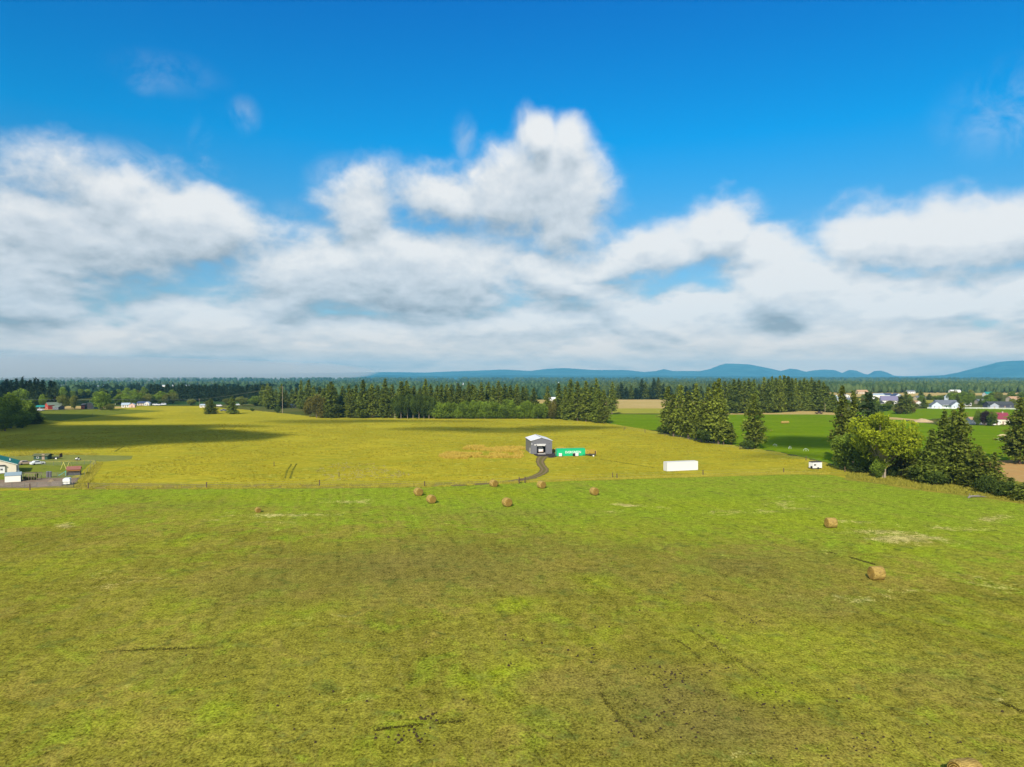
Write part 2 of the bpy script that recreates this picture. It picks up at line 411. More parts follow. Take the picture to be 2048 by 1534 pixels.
# -- the hay meadow in front: a fine grid carrying its own patchiness
def nbv(t, co): return t.noise(co, .9, 2, .5, color=True)
def build_hay_field():
    bx = [(-700,1010),(-300,992),(0,982),(180,978),(500,975),(850,972),(1000,968),(1100,963),(1250,958),(1400,953),(1570,948),(1650,948),(1700,958),(1760,967),(1850,981),(1950,992),(2048,1008),(2200,1030),(2500,1075)]
    bw = np.array(w2(bx)); o = np.argsort(bw[:, 0]); bw = bw[o]
    nx, ny = 420, 260
    xs = np.linspace(-230, 170, nx)
    yb = np.interp(xs, bw[:, 0], bw[:, 1]) + (fbm(xs/4.0, xs*0, 5)-.5)*4.5
    s = np.linspace(0, 1, ny)
    X = np.repeat(xs[:, None], ny, 1); Y = 4 + (yb[:, None]-4)*s[None, :]
    Z = .03 + (fbm(X/26, Y/26, 11, 3)-.5)*.25*np.clip(s[None, :]*0+1, 0, 1)*np.clip((yb[:, None]-Y)/12, 0, 1)
    Z = np.maximum(Z, .0) + .02
    V = np.stack([X, Y, Z], 2).reshape(-1, 3)
    i = np.arange(nx-1)[:, None]*ny + np.arange(ny-1)[None, :]
    Fc = np.stack([i, i+ny, i+ny+1, i+1], 2).reshape(-1, 4)
    x, y = V[:, 0], V[:, 1]
    wx = x + (fbm(x/14, y/14, 21)-.5)*16; wy = y + (fbm(x/14, y/14, 31)-.5)*16
    def blob(L):
        a = np.zeros(len(x))
        for (px, py, rx, ry, w) in L:
            cx, cy = G(px, py); k = mpp(py)
            r0 = rx*k; r1 = abs(G(px, py-ry)[1]-G(px, py+ry)[1])/2
            d = np.sqrt(((wx-cx)/r0)**2 + ((wy-cy)/r1)**2)
            a = np.maximum(a, w*np.clip(1.25-d, 0, 1))
        return a
    bright = blob([(985,1222,85,22,1),(1060,1375,110,50,.95),(1180,1172,80,24,.8),(1185,1295,60,20,.9),(980,985,170,18,.9),(500,995,190,14,.7),
        (430,1030,110,20,.55),(1430,1270,130,60,.5),(1600,1310,160,45,.6),(1720,1290,120,40,.55),(1590,1385,90,30,.9),(1560,1040,220,26,.8),(1370,1010,250,18,.75),(1240,1060,150,20,.7),
        (1850,1110,110,20,.9),(1950,1060,160,22,.6),(1950,1240,160,50,.5),(2000,1290,80,40,.6),(100,1140,170,30,.5),(300,1210,130,26,.45),(60,1045,130,16,.6),(570,1215,110,16,.5),(420,1450,130,60,.4),(840,1450,110,60,.35),(560,1245,80,20,.35),(1700,1130,90,24,.4),(330,1085,90,14,.5),(130,1490,110,24,.5),(650,1090,100,12,.3)])
    dark = blob([(850,1130,330,70,.8),(560,1160,200,60,.5),(1100,1090,300,40,.45),(1380,1420,230,90,.9),(1520,1130,180,50,.7),(1630,1200,200,40,.5),(300,1330,200,40,.35),(1250,1150,160,40,.5),(750,1190,300,30,.5),(1900,1370,160,60,.45),(350,1010,200,10,.3),(1000,1030,200,12,.4)])
    straw = 1.25*blob([(1740,1065,130,10,.9),(1900,1050,140,8,.8),(1480,1020,120,5,.6),(420,1040,150,6,.6),(900,1045,160,5,.4),(1020,1080,200,6,.4),(250,1150,160,18,.5),(1960,1160,120,16,.5),(1780,1190,140,14,.5),(620,1060,220,6,.45),(140,1048,60,7,.9),(600,1025,160,8,.8),(560,1045,60,7,.7),(270,1160,80,20,.6),(640,1238,90,16,.5),(1280,1013,50,7,1),(1210,1028,40,7,.7),(1560,1010,70,8,.7),(1800,1080,110,20,1),(1700,1042,80,8,.7),(1850,1090,70,9,.8),(1620,995,120,6,.6),(2010,1035,80,7,.9),(700,1000,90,5,.7),(1580,1105,90,10,.4),(1500,1330,100,30,.4),(1050,1450,90,40,.35),(1350,1500,120,20,.4),(700,1370,110,40,.35),(2000,1420,80,40,.5),(1340,985,50,5,.5),(60,975,200,6,.4)])
    me = fast_mesh('hay_field', V, Fc, None, {'patch': np.stack([bright, dark, straw], 1)}, True) if False else None
    m, t, p = material('mown_hay_field')
    co = t.objco(); r, g, b_ = t.sep(t.attr('patch'))[0:3]
    n1 = t.noise(co, 1/24, 5, .6, .5)
    n2 = t.noise(t.v('MULTIPLY', co, (1, .8, 1)), 1/6, 6, .65, .6)
    n3 = t.noise(co, 1/1.3, 5, .68, .4)
    n4 = t.noise(t.v('MULTIPLY', t.v('ADD', co, t.v('SCALE', nbv(t, co), .3)), (1, .8, 1)), 1/.24, 3, .8)
    nb = t.noise(t.v('ADD', co, (50, 9, 0)), 1/2.8, 5, .6, .8)
    nw = t.noise(t.v('ADD', co, (-20, 33, 0)), 1/11, 6, .62, .9)
    c = t.mix(t.ramp(n1, .38, .62), (.185, .170, .020), (.235, .220, .026))
    yy, xx = t.sep(co)[1], t.sep(co)[0]
    far = t.ramp(t.m('ADD', yy, t.m('MULTIPLY', xx, .25)), 95, 180, -.3, .9)
    c = t.mix(t.m('ADD', t.ramp(n2, .44, .66, 0, .85), far, clamp=True), c, (.215, .285, .018))
    # tawny thin growth in irregular mats
    c = t.mix(t.m('MULTIPLY', t.ramp(t.m('ADD', nw, t.m('MULTIPLY', t.m('SUBTRACT', nb, .5), .5)), .50, .62, 0, .75), t.ramp(far, 0, .9, 1.0, .35)), c, (.262, .215, .036))
    c = t.mix(t.m('MULTIPLY', g, t.ramp(n2, .28, .58, .55, 1.0)), c, (.175, .145, .034))
    c = t.mix(t.m('MULTIPLY', r, t.ramp(t.m('ADD', n2, t.m('MULTIPLY', t.m('SUBTRACT', nb, .5), .5)), .30, .62, .25, 1.0)), c, (.245, .285, .014))
    # dry cut stalks lying in swathes
    sf = t.m('ADD', t.m('MULTIPLY', b_, .29), t.m('MULTIPLY', n3, .62))
    sf = t.m('ADD', sf, t.m('MULTIPLY', nb, .42))
    c = t.mix(t.ramp(t.m('ADD', sf, t.m('ADD', t.m('MULTIPLY', t.m('SUBTRACT', n4, .5), .6), t.m('MULTIPLY', t.m('SUBTRACT', n2, .5), .5))), .73, .90, 0, .75), c, (.50, .41, .15))
    # darker clover tufts
    c = t.mix(t.ramp(t.m('ADD', nb, t.m('MULTIPLY', n4, .35)), .72, .86, 0, .60), c, (.090, .125, .020))
    across = t.m('ADD', t.m('MULTIPLY', xx, .972), t.m('MULTIPLY', yy, .235)); along = t.m('SUBTRACT', t.m('MULTIPLY', yy, .972), t.m('MULTIPLY', xx, .235))
    row = t.noise(t.comb(t.m('MULTIPLY', across, .62), t.m('MULTIPLY', along, .045), 0.0), 1.0, 4, .62, .3)
    c = t.mix(t.ramp(row, .50, .66, 0, .38), c, (.150, .130, .026))
    k = t.m('ADD', t.m('MULTIPLY', t.m('SUBTRACT', n4, .5), 4.2), t.m('MULTIPLY', t.m('SUBTRACT', n3, .5), 2.0))
    k = t.m('ADD', k, t.m('MULTIPLY', t.m('SUBTRACT', row, .42), .9))
    c = t.v('SCALE', c, t.m('MAXIMUM', t.m('ADD', 1.0, k), .2))
    t.put(p.inputs['Base Color'], c)
    p.inputs['Roughness'].default_value = .95; p.inputs['Specular IOR Level'].default_value = 0.0
    b = t.new('ShaderNodeBump'); b.inputs['Strength'].default_value = .75; b.inputs['Distance'].default_value = .12
    t.put(b.inputs['Height'], t.m('ADD', n4, t.m('MULTIPLY', n3, 1.2))); t.put(p.inputs['Normal'], b.outputs[0])
    me = fast_mesh('hay_field', V, Fc, m, {'patch': np.stack([bright, dark, straw], 1)}, True)
    tag(mesh_obj('hay_field', me), 'mown green hay field with olive and straw coloured patches', kind='structure')
build_hay_field()

def sheet(name, pts, mat, z, label, jit=1.0, world_pts=False, step=None):
    """flat field with a ragged edge"""
    P = pts if world_pts else w2(pts)
    out = []
    n = len(P)
    for i in range(n):
        a, b = Vector(P[i]), Vector(P[(i+1) % n]); L = (b-a).length
        st = step or max(1.5, L/40)
        k = max(1, int(L/st)); nrm = Vector((-(b-a).y, (b-a).x)).normalized()
        for j in range(k):
            q = a + (b-a)*j/k
            e = (fbm(np.array([q.x/4]), np.array([q.y/4]), 3)[0]-.5)*2*jit*(1 if j else .5)
            out.append(tuple(q + nrm*e))
    me = bpy.data.meshes.new(name)
    me.from_pydata([(x, y, 0) for x, y in out], [], [tuple(range(len(out)))]); me.update()
    bm = bmesh.new(); bm.from_mesh(me); bmesh.ops.triangulate(bm, faces=bm.faces)
    for f in bm.faces:
        if f.normal.z < 0: f.normal_flip()
    bm.to_mesh(me); bm.free()
    me.materials.append(mat)
    o = mesh_obj(name, me); o.location.z = z
    return tag(o, label, kind='structure')

# base ground reaching the horizon
GROUND = field_mat('open_country', ((.085, .095, .022), (.13, .125, .03), (.05, .085, .018), (.20, .17, .06)), 260, 60, bump=.3, contrast=.35, grain=(1.2, 6))
g = MB(); n = 64
g.v = [(0, 0, 0)] + [(26000*math.cos(2*math.pi*i/n), 26000*math.sin(2*math.pi*i/n), 0) for i in range(n)]
g.f = [(0, i+1, (i+1) % n + 1) for i in range(n)]
tag(g.build('ground', GROUND), 'flat open farmland reaching to the hills', kind='structure')

MEADOW = field_mat('yellow_meadow', ((.34, .295, .020), (.42, .355, .026), (.27, .275, .022), (.49, .41, .07)), 55, 14, stretch=3.0, bump=.6, contrast=.6, grain=(.5, 2.2))
sheet('meadow', [(-900,1010),(0,985),(500,979),(850,976),(1100,967),(1400,957),(1700,962),(1700,945),(1650,925),(1560,905),(1480,893),(1410,880),(1320,864),(1225,846),(1190,838),(1085,836),(640,834),(520,822),(400,812),(250,812),(225,817),(90,839),(60,848),(0,858),(-300,880),(-1200,900)], MEADOW, .02,
      'tall yellow grass meadow round the grey workshop', 3.0)
GREENF = field_mat('irrigated_green', ((.125, .215, .003), (.155, .235, .006), (.115, .185, .006), (.20, .25, .02)), 60, 12, stretch=4, bump=.3, contrast=.3, grain=(.6, 3), band=.6)
sheet('green_field', [(1205,845),(1320,863),(1410,879),(1480,892),(1560,904),(1650,924),(1700,940),(1800,925),(1900,930),(2100,935),(2700,940),(2600,853),(2048,851),(1880,850),(1780,838),(1700,834),(1640,826),(1560,825),(1440,827),(1320,829),(1215,828)], GREENF, .04,
      'bright green irrigated field beyond the conifer line', 1.5)
sheet('far_green_field', [(1685,826),(1830,842),(1900,834),(2048,840),(2700,850),(2600,817),(2048,816),(1900,815),(1740,822)], GREENF, .05, 'green pasture in front of the ranch houses', 2)
STUB = field_mat('stubble', ((.50, .36, .14), (.44, .32, .11), (.38, .30, .09), (.56, .44, .2)), 120, 30, stretch=4, bump=.2, contrast=.25, grain=(1, 5))
sheet('stubble_field', [(1020,800),(1240,798),(1340,798),(1420,806),(1330,817),(1230,817),(1100,812),(1010,812)], STUB, .05, 'pale tan stubble field behind the tree belt', 3)
PALE = field_mat('pale_yellow_grass', ((.30, .29, .04), (.38, .33, .05), (.24, .27, .03), (.45, .36, .10)), 80, 20, stretch=4, bump=.2, contrast=.3, grain=(1, 5))
sheet('yellow_pasture', [(1210,817),(1330,816),(1420,815),(1420,827),(1210,827)], PALE, .04, 'strip of yellow pasture below the stubble', 2)
sheet('dry_verge', [(1400,829),(1500,825),(1560,826),(1580,820),(1640,823),(1680,827),(1780,834),(1880,843),(1780,839),(1690,831),(1640,829),(1560,829)], STUB, .07, 'dry grass strip along the far edge of the green field', 1.5)
sheet('stubble_field', [(1620,784),(1990,782),(2100,788),(1900,792),(1760,794),(1640,793)], STUB, .05, 'pale dry field between the town and the forest', 4)
sheet('stubble_field', [(1640,797),(1900,797),(1900,806),(1650,805)], PALE, .05, 'dry plots among the houses', 4)
TAN = field_mat('bare_tan_soil', ((.46, .26, .09), (.40, .25, .09), (.42, .28, .10), (.50, .34, .14)), 30, 8, bump=.3, contrast=.25)
sheet('bare_field', [(1850,935),(1960,925),(2048,918),(2400,930),(2600,1010),(2100,978),(1900,962)], TAN, .06, 'bare tan field showing through the pines on the right', 1)
sheet('mown_paddock', [(60,838),(85,822),(230,818),(330,822),(200,832),(120,842)], field_mat('short_grass', ((.14, .17, .02), (.18, .20, .025), (.12, .15, .02), (.25, .24, .05)), 30, 9, bump=.3, contrast=.3), .05, 'short green paddock left of the meadow', 1)
sheet('dry_verge', [(70,820),(90,812),(240,813),(250,816),(90,820)], STUB, .07, 'pale dry strip in front of the red barn', 1)
sheet('far_green_field', [(190,800),(560,797),(600,806),(250,811),(150,808)], field_mat('dull_green', ((.04, .085, .02), (.05, .10, .02), (.035, .07, .02), (.08, .10, .03)), 80, 20, bump=.2, contrast=.3), .04, 'dull green field behind the white sheds', 3)
sheet('far_field', [(620,786),(1000,783),(1010,788),(640,791)], PALE, .05, 'pale far field behind the tree belt', 5)
VERGE = field_mat('rough_verge', ((.27, .21, .05), (.31, .26, .05), (.22, .22, .03), (.38, .31, .10)), 14, 4, stretch=1, bump=.9, contrast=.6, grain=(.4, 1.5))
sheet('grass_verge', [(-500,985),(0,977),(170,975),(180,979),(400,978),(700,977),(860,974),(1000,968),(1040,966),(1040,962),(860,966),(640,968),(410,969),(200,966),(150,964),(140,971),(0,975),(-400,975)], VERGE, .08, 'rough brown verge along the fence line', .8)
sheet('grass_verge', [(1040,965),(1250,959),(1570,950),(1660,950),(1720,952),(1700,944),(1560,944),(1400,949),(1250,955),(1040,961)], field_mat('gold_verge', ((.36, .30, .03), (.34, .31, .03), (.28, .27, .03), (.44, .37, .08)), 14, 4, bump=.8, contrast=.5, grain=(.4, 1.5)), .08, 'golden strip of uncut grass along the fence', .6)
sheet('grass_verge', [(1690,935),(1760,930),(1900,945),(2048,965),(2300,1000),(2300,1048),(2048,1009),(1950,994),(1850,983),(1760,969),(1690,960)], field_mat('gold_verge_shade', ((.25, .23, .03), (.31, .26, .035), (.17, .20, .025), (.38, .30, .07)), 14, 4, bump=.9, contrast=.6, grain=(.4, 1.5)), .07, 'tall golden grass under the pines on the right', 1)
sheet('lawn', [(-200,935),(0,912),(100,909),(265,912),(262,919),(200,924),(185,920),(40,924),(-100,945)], field_mat('grey_green_grass', ((.19, .21, .05), (.23, .24, .06), (.18, .2, .04), (.27, .26, .08)), 20, 6, bump=.4, contrast=.3), .05, 'grey green mown ground behind the farmhouse', .6)
sheet('lawn', [(-100,970),(-100,925),(60,926),(186,922),(160,946),(142,955),(50,960),(0,975)], field_mat('yard_grass', ((.17, .21, .02), (.20, .22, .03), (.13, .17, .02), (.27, .25, .06)), 12, 4, bump=.4, contrast=.35), .07, 'green farmhouse lawn inside the chain fence', .4)
DIRT = field_mat('brown_dirt', ((.26, .19, .13), (.22, .16, .11), (.30, .23, .16), (.36, .28, .2)), 8, 3, bump=.8, contrast=.35, grain=(.3, 1.2))
sheet('dirt_yard', [(-150,975),(-120,960),(30,960),(70,957),(110,956),(158,956),(148,970),(60,976),(0,976)], DIRT, .09, 'brown dirt yard beside the white shed', .4)
GRAV = field_mat('dark_gravel', ((.055, .045, .045), (.070, .057, .055), (.05, .045, .045), (.10, .08, .07)), 5, 2, bump=.6, contrast=.4, grain=(.2, .8))
sheet('gravel_apron', [(1062,905),(1108,905),(1116,913),(1106,915.5),(1080,915.5),(1070,911)], GRAV, .07, 'dark gravel apron in front of the workshop door', .15)
# the winding drive
def drive():
    cl = [(1087,913,20),(1082,918,17),(1080,925,15),(1084,932,15),(1089,939,15.5),(1086,945,16),(1077,950.5,17),(1062,956,18),(1042,960,19),(1018,963.5,19),(985,967,18),(940,970,16),(900,972,14)]
    m, t, p = material('rutted_dirt')
    co = t.objco(); uv = t.sep(t.attr('cross'))
    u = uv[0]
    n2 = t.noise(co, .6, 5, .65); n3 = t.noise(co, 3.5, 3, .7)
    rut = t.m('ABSOLUTE', t.m('SUBTRACT', t.m('ABSOLUTE', t.m('SUBTRACT', t.m('ADD', u, t.m('MULTIPLY', t.m('SUBTRACT', n2, .5), .22)), .5)), .25))
    c = t.mix(t.ramp(t.m('ADD', rut, t.m('MULTIPLY', t.m('SUBTRACT', n3, .5), .15)), .02, .18), (.235, .170, .090), (.160, .125, .045))
    c = t.mix(t.ramp(t.m('ADD', n3, t.m('MULTIPLY', rut, 1.2)), .55, .75, 0, .6), c, (.15, .14, .04))
    c = t.v('SCALE', c, t.m('MULTIPLY_ADD', n3, .9, .55))
    t.put(p.inputs['Base Color'], c); p.inputs['Roughness'].default_value = .95; p.inputs['Specular IOR Level'].default_value = 0
    b = t.new('ShaderNodeBump'); b.inputs['Strength'].default_value = .8; b.inputs['Distance'].default_value = .15
    t.put(b.inputs['Height'], t.m('ADD', n3, rut)); t.put(p.inputs['Normal'], b.outputs[0])
    W = [G(x, y) for x, y, _ in cl]; wd = [w*mpp(y)*.5*1.0 for _, y, w in cl]
    pts = []
    for i in range(len(W)-1):
        for k in range(8):
            s = k/8; p0 = Vector(W[max(i-1, 0)]); p1 = Vector(W[i]); p2 = Vector(W[i+1]); p3 = Vector(W[min(i+2, len(W)-1)])
            q = .5*((2*p1)+(p2-p0)*s+(2*p0-5*p1+4*p2-p3)*s*s+(3*p1-p0-3*p2+p3)*s**3)
            pts.append((q, wd[i]*(1-s)+wd[i+1]*s))
    V = []; U = []; Fc = []; K = 9
    for i, (q, w) in enumerate(pts):
        d = (pts[min(i+1, len(pts)-1)][0]-pts[max(i-1, 0)][0]).normalized(); nn = Vector((-d.y, d.x))
        for k in range(K):
            s = k/(K-1); e = (random.random()-.5)*.5 if k in (0, K-1) else 0
            a = q + nn*((s-.5)*2*(w*1.15)+e)
            V.append((a.x, a.y, .10)); U.append((s, s, s))
    for i in range(len(pts)-1):
        for k in range(K-1): Fc.append((i*K+k, i*K+k+1, (i+1)*K+k+1, (i+1)*K+k))
    Fc = [f[::-1] for f in Fc]
    me = fast_mesh('dirt_track', V, Fc, m, {'cross': np.array(U)})
    tag(mesh_obj('dirt_track', me), 'rutted dirt track winding up to the workshop', kind='structure')
random.seed(4); drive()

# -- hills on the horizon
def ridge(name, D, depth, prof, mat, base=0, seed=1, rough=.10):
    px = np.linspace(prof[0][0], prof[-1][0], 1500)
    top = np.interp(px, [p[0] for p in prof], [p[1] for p in prof])
    a = np.arctan((px-CX)/F)
    hh = (HOR-top)/F*D + H                      # height of the crest at distance D along +Y
    ns = 46; s = np.linspace(0, 1, ns)
    V = np.zeros((len(px), ns, 3))
    for j, q in enumerate(s):
        y = D - depth*.55 + depth*q
        pr = np.clip(np.where(q < .55, np.sin(q/.55*math.pi/2)**1.6, np.cos((q-.55)/.45*math.pi/2)), 0, 1)
        x = np.tan(a)*(D + (y-D)*.9)
        z = hh*pr
        rg = -np.clip((fbm(x/520, np.full_like(x, y/520), seed, 5)-.30)*2.2, 0, 1)
        z = z*(1 + rough*rg*math.sin(min(1, q/.55)*math.pi)) if q < .55 else z
        V[:, j, 0] = x; V[:, j, 1] = y; V[:, j, 2] = z - 2*(q in (0, 1))
    i = np.arange(len(px)-1)[:, None]*ns + np.arange(ns-1)[None, :]
    Fc = np.stack([i, i+ns, i+ns+1, i+1], 2).reshape(-1, 4)
    me = fast_mesh(name, V.reshape(-1, 3), Fc, mat, None, True)
    return mesh_obj(name, me)
HILL = field_mat('haze_blue_hill', ((.015, .095, .13), (.025, .12, .16), (.06, .17, .19), (.03, .13, .15)), 1500, 420, stretch=3, bump=.1, contrast=.2, grain=(120, 300))  # blue haze of distance is put into the forest colours as well
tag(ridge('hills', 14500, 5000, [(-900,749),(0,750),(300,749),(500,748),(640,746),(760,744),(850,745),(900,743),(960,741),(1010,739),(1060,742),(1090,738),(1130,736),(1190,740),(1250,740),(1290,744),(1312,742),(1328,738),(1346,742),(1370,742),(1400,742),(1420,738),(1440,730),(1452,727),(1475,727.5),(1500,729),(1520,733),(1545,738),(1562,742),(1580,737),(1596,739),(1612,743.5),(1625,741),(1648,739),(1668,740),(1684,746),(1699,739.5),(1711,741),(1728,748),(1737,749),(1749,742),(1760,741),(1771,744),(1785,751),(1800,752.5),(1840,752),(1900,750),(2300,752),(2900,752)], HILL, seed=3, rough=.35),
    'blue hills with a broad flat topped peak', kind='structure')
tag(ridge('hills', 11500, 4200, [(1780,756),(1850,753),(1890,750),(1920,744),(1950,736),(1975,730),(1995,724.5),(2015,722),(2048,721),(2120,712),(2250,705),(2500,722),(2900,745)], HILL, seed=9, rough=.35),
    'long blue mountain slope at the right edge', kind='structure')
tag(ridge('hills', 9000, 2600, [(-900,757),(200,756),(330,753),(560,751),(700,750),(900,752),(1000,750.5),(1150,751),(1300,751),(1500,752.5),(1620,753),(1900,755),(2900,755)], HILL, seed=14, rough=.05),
    'low dark wooded rise before the hills', kind='structure')
# ---------------------------------------------------------------- trees
def rnd(a, b): return random.uniform(a, b)
def tufts(centres, sizes, tints, nt=4, flat=.6, rng=None, out=None):
    """leaf clumps: nt small triangles round every centre"""
    C = np.repeat(np.asarray(centres), nt, 0); S = np.repeat(np.asarray(sizes), nt); T = np.repeat(np.asarray(tints), nt)
    n = len(C)
    d1 = rng.normal(size=(n, 3)); d1[:, 2] *= flat; d1 /= np.linalg.norm(d1, axis=1)[:, None]
    d2 = rng.normal(size=(n, 3)); d2[:, 2] *= flat; d2 -= d1*np.sum(d1*d2, 1)[:, None]; d2 /= np.linalg.norm(d2, axis=1)[:, None]
    c = C + rng.normal(size=(n, 3))*S[:, None]*.38
    a = c + d1*S[:, None]*.62; b = c - d1*S[:, None]*.35 + d2*S[:, None]*.42; e = c - d1*S[:, None]*.35 - d2*S[:, None]*.42
    V = np.stack([a, b, e], 1).reshape(-1, 3)
    Fc = np.arange(n*3).reshape(-1, 3)
    tt = np.clip(T + rng.normal(size=n)*.12, 0, 1)
    return V, Fc, np.repeat(tt, 3)
def trunk_mb(pts, r0, r1, n=7):
    mb = MB(); mb.tube(pts, r0, n, r1); return mb
def make_conifer(seed, Hh=26.0, Rm=4.6, z0=.05, shape='cone', mat=None, dens=1.0, nt=4, size=.95, open_=0.0, label=None, name='conifer_tree'):
    rng = np.random.default_rng(seed); random.seed(seed)
    C = []; S = []; T = []
    z = z0*Hh; ga = 0.0
    mb = MB()
    lean = [rnd(-.3, .3), rnd(-.3, .3)]
    mb.tube([(0, 0, -.3), (0.05, 0, Hh*.3), (lean[0], lean[1], Hh*.7), (lean[0]*1.4, lean[1]*1.4, Hh*.97)], .42, 7, .05)
    lump = [rnd(0, 6.28) for _ in range(4)]
    while z < Hh*.985:
        q = (z/Hh - z0)/(1-z0)
        if shape == 'cone': r = Rm*(1-q**1.35)**.8*min(1, .6+q*4)
        elif shape == 'round': r = Rm*max(.06, math.sin(math.pi*min(1, (.12+q*.88)))**.6)*(1-.15*q)
        else: r = Rm*(1-q**1.6)**.8*min(1, .5+q*2.2)
        r *= 1+.13*math.sin(z*.9+lump[0])+.10*math.sin(z*2.1+lump[1])
        nb = max(4, int(r*3.0*dens))
        for b in range(nb):
            ga += 2.399+rnd(-.3, .3)
            if random.random() < open_*(1-.5*q): continue
            L = r*rnd(.62, 1.12)*(1+.12*math.sin(ga*2+lump[2]))
            zz = z+rnd(-.35, .35)
            if L > 1.6 and (b % 3 == 0): mb.tube([(0, 0, zz+.15*L), (math.cos(ga)*L*.85, math.sin(ga)*L*.85, zz-.05*L)], .07, 3, .02)
            k = max(2, int(L/.62))
            bt = rnd(0, 1)
            for j in range(k):
                s = (j+rnd(.2, .9))/k
                if s < .3 and L > 2: continue
                rr = s*L
                zc = zz + .16*L - .32*L*s*s + rnd(-.25, .25) if shape != 'round' else zz+rnd(-.4, .4)+.12*L*s
                C.append((math.cos(ga)*rr+rnd(-.3, .3)+lean[0]*z/Hh, math.sin(ga)*rr+rnd(-.3, .3)+lean[1]*z/Hh, zc))
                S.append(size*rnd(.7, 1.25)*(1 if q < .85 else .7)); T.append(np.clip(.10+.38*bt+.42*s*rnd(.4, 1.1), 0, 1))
        z += .62/max(.6, dens**.5)*(1 if q < .8 else .7)
    V, Fc, tt = tufts(C, S, T, nt, .55, rng)
    root = empty(name, (0, 0, 0)); 
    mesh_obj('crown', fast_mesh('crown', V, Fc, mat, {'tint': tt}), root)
    mb.build('trunk', BARK, root)
    return root
def make_broadleaf(seed, Hh=12.0, Wd=9.0, z0=.12, mat=None, lobes=14, leaf=.42, n=2600, trunk=.3, bark=None, name='broadleaf_tree', multi=1, gap=.0, lr=(.24, .42)):
    rng = np.random.default_rng(seed); random.seed(seed)
    cen = []
    for i in range(lobes):
        for _ in range(30):
            p = Vector((rnd(-1, 1), rnd(-1, 1), rnd(-1, 1)))
            if .35 < p.length < .92: break
        rr = rnd(*lr)
        cen.append((p.x*Wd*.5*(1-rr*.6), p.y*Wd*.5*(1-rr*.6), Hh*(z0+(1-z0)*.5)+p.z*Hh*(1-z0)*.5*(1-rr*.6), rr, rnd(.0, .45)))
    C = []; S = []; T = []
    for (cx, cy, cz, rr, bt) in cen:
        k = int(n/lobes*(rr/(sum(lr)/2))**2)
        d = rng.normal(size=(k, 3)); d /= np.linalg.norm(d, axis=1)[:, None]
        rad = rng.uniform(.45, 1.0, k)**.6
        sub = 1+.18*np.sin(d[:, 0]*7+bt*9)*np.sin(d[:, 2]*6+cx)
        P = d*(rad*sub)[:, None]*np.array([Wd*.5*rr*1.5, Wd*.5*rr*1.5, Hh*(1-z0)*.5*rr*1.35])
        C.append(P+np.array([cx, cy, cz])); S.append(rng.uniform(.7, 1.3, k)*leaf)
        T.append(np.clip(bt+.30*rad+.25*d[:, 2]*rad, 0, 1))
    C = np.concatenate(C); S = np.concatenate(S); T = np.concatenate(T)
    kp = (C[:, 2] > Hh*z0*.5); C, S, T = C[kp], S[kp], T[kp]
    V, Fc, tt = tufts(C, S, T, 3, .9, rng)
    root = empty(name, (0, 0, 0))
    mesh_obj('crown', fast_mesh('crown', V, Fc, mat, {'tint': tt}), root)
    mb = MB()
    for k in range(multi):
        ox, oy = (0, 0) if multi == 1 else (rnd(-.5, .5), rnd(-.5, .5))
        mb.tube([(ox, oy, -.2), (ox*1.5, oy*1.5, Hh*max(.15, z0)), (ox*3+rnd(-.3, .3), oy*3, Hh*.55)], trunk, 7, trunk*.4)
        for (cx, cy, cz, rr, bt) in cen[k::multi]:
            z1 = Hh*rnd(max(.12, z0*.8), max(.3, z0*1.3))
            mb.tube([(ox*1.5, oy*1.5, z1), (cx*.45+ox, cy*.45+oy, (z1+cz)*.5), (cx*.85, cy*.85, cz)], trunk*.4, 5, trunk*.08)
    mb.build('trunk', bark or BARK, root)
    return root
protos = {}
protos['fir'] = [(make_conifer(s, 26, rm, .03, 'cone', CON, 1.0), 26, rm*2) for s, rm in ((1, 4.4), (2, 5.2), (3, 3.7), (4, 4.8))]
protos['pine'] = [(make_conifer(s, 26, rm, z0, sh, CON2, .85, open_=.12), 26, rm*2) for s, rm, z0, sh in ((11, 4.2, .06, 'dome'), (12, 5.0, .05, 'dome'), (13, 3.8, .10, 'dome'), (14, 4.6, .14, 'cone'))]
protos['darkfir'] = [(make_conifer(s, 22, rm, .04, 'cone', DARKCON, .7, nt=3, size=1.3), 22, rm*2) for s, rm in ((21, 3.6), (22, 4.2), (23, 3.2))]
protos['tallpine'] = [(make_conifer(s, 26, rm, z0, 'dome', DARKCON, .6, nt=3, size=1.4, open_=.2), 26, rm*2) for s, rm, z0 in ((31, 4.4, .30), (32, 5.2, .2), (33, 4.0, .38))]
protos['leaf'] = [(make_broadleaf(s, 12, w, .08, DEC, 15, .55, 2200), 12, w) for s, w in ((41, 8), (42, 9.5), (43, 7))]
protos['pale'] = [(make_broadleaf(s, 12, w, .08, DEC2, 14, .55, 2000), 12, w) for s, w in ((51, 8), (52, 10))]
protos['brown'] = [(make_broadleaf(s, 12, w, .02, BRN, 12, .55, 2000), 12, w) for s, w in ((61, 9), (62, 11))]
protos['shrub'] = [(make_broadleaf(s, 4, w, .0, m, 9, .38, 900, .08, name='shrub', multi=3), 4, w) for s, w, m in ((71, 5, DEC2), (72, 6, DECD), (73, 5.5, BRN))]
protos['purple'] = [(make_broadleaf(81, 8, 9, .05, PUR, 12, .5, 1800), 8, 9)]
protos['poplar'] = [(make_broadleaf(s, 18, 6.0, .10, DECD, 16, .6, 2400, .2, BARK_PALE), 18, 5.5) for s in (91, 92)]
_used = set()
KCAT = {'shrub': ('shrub', 'shrub')}
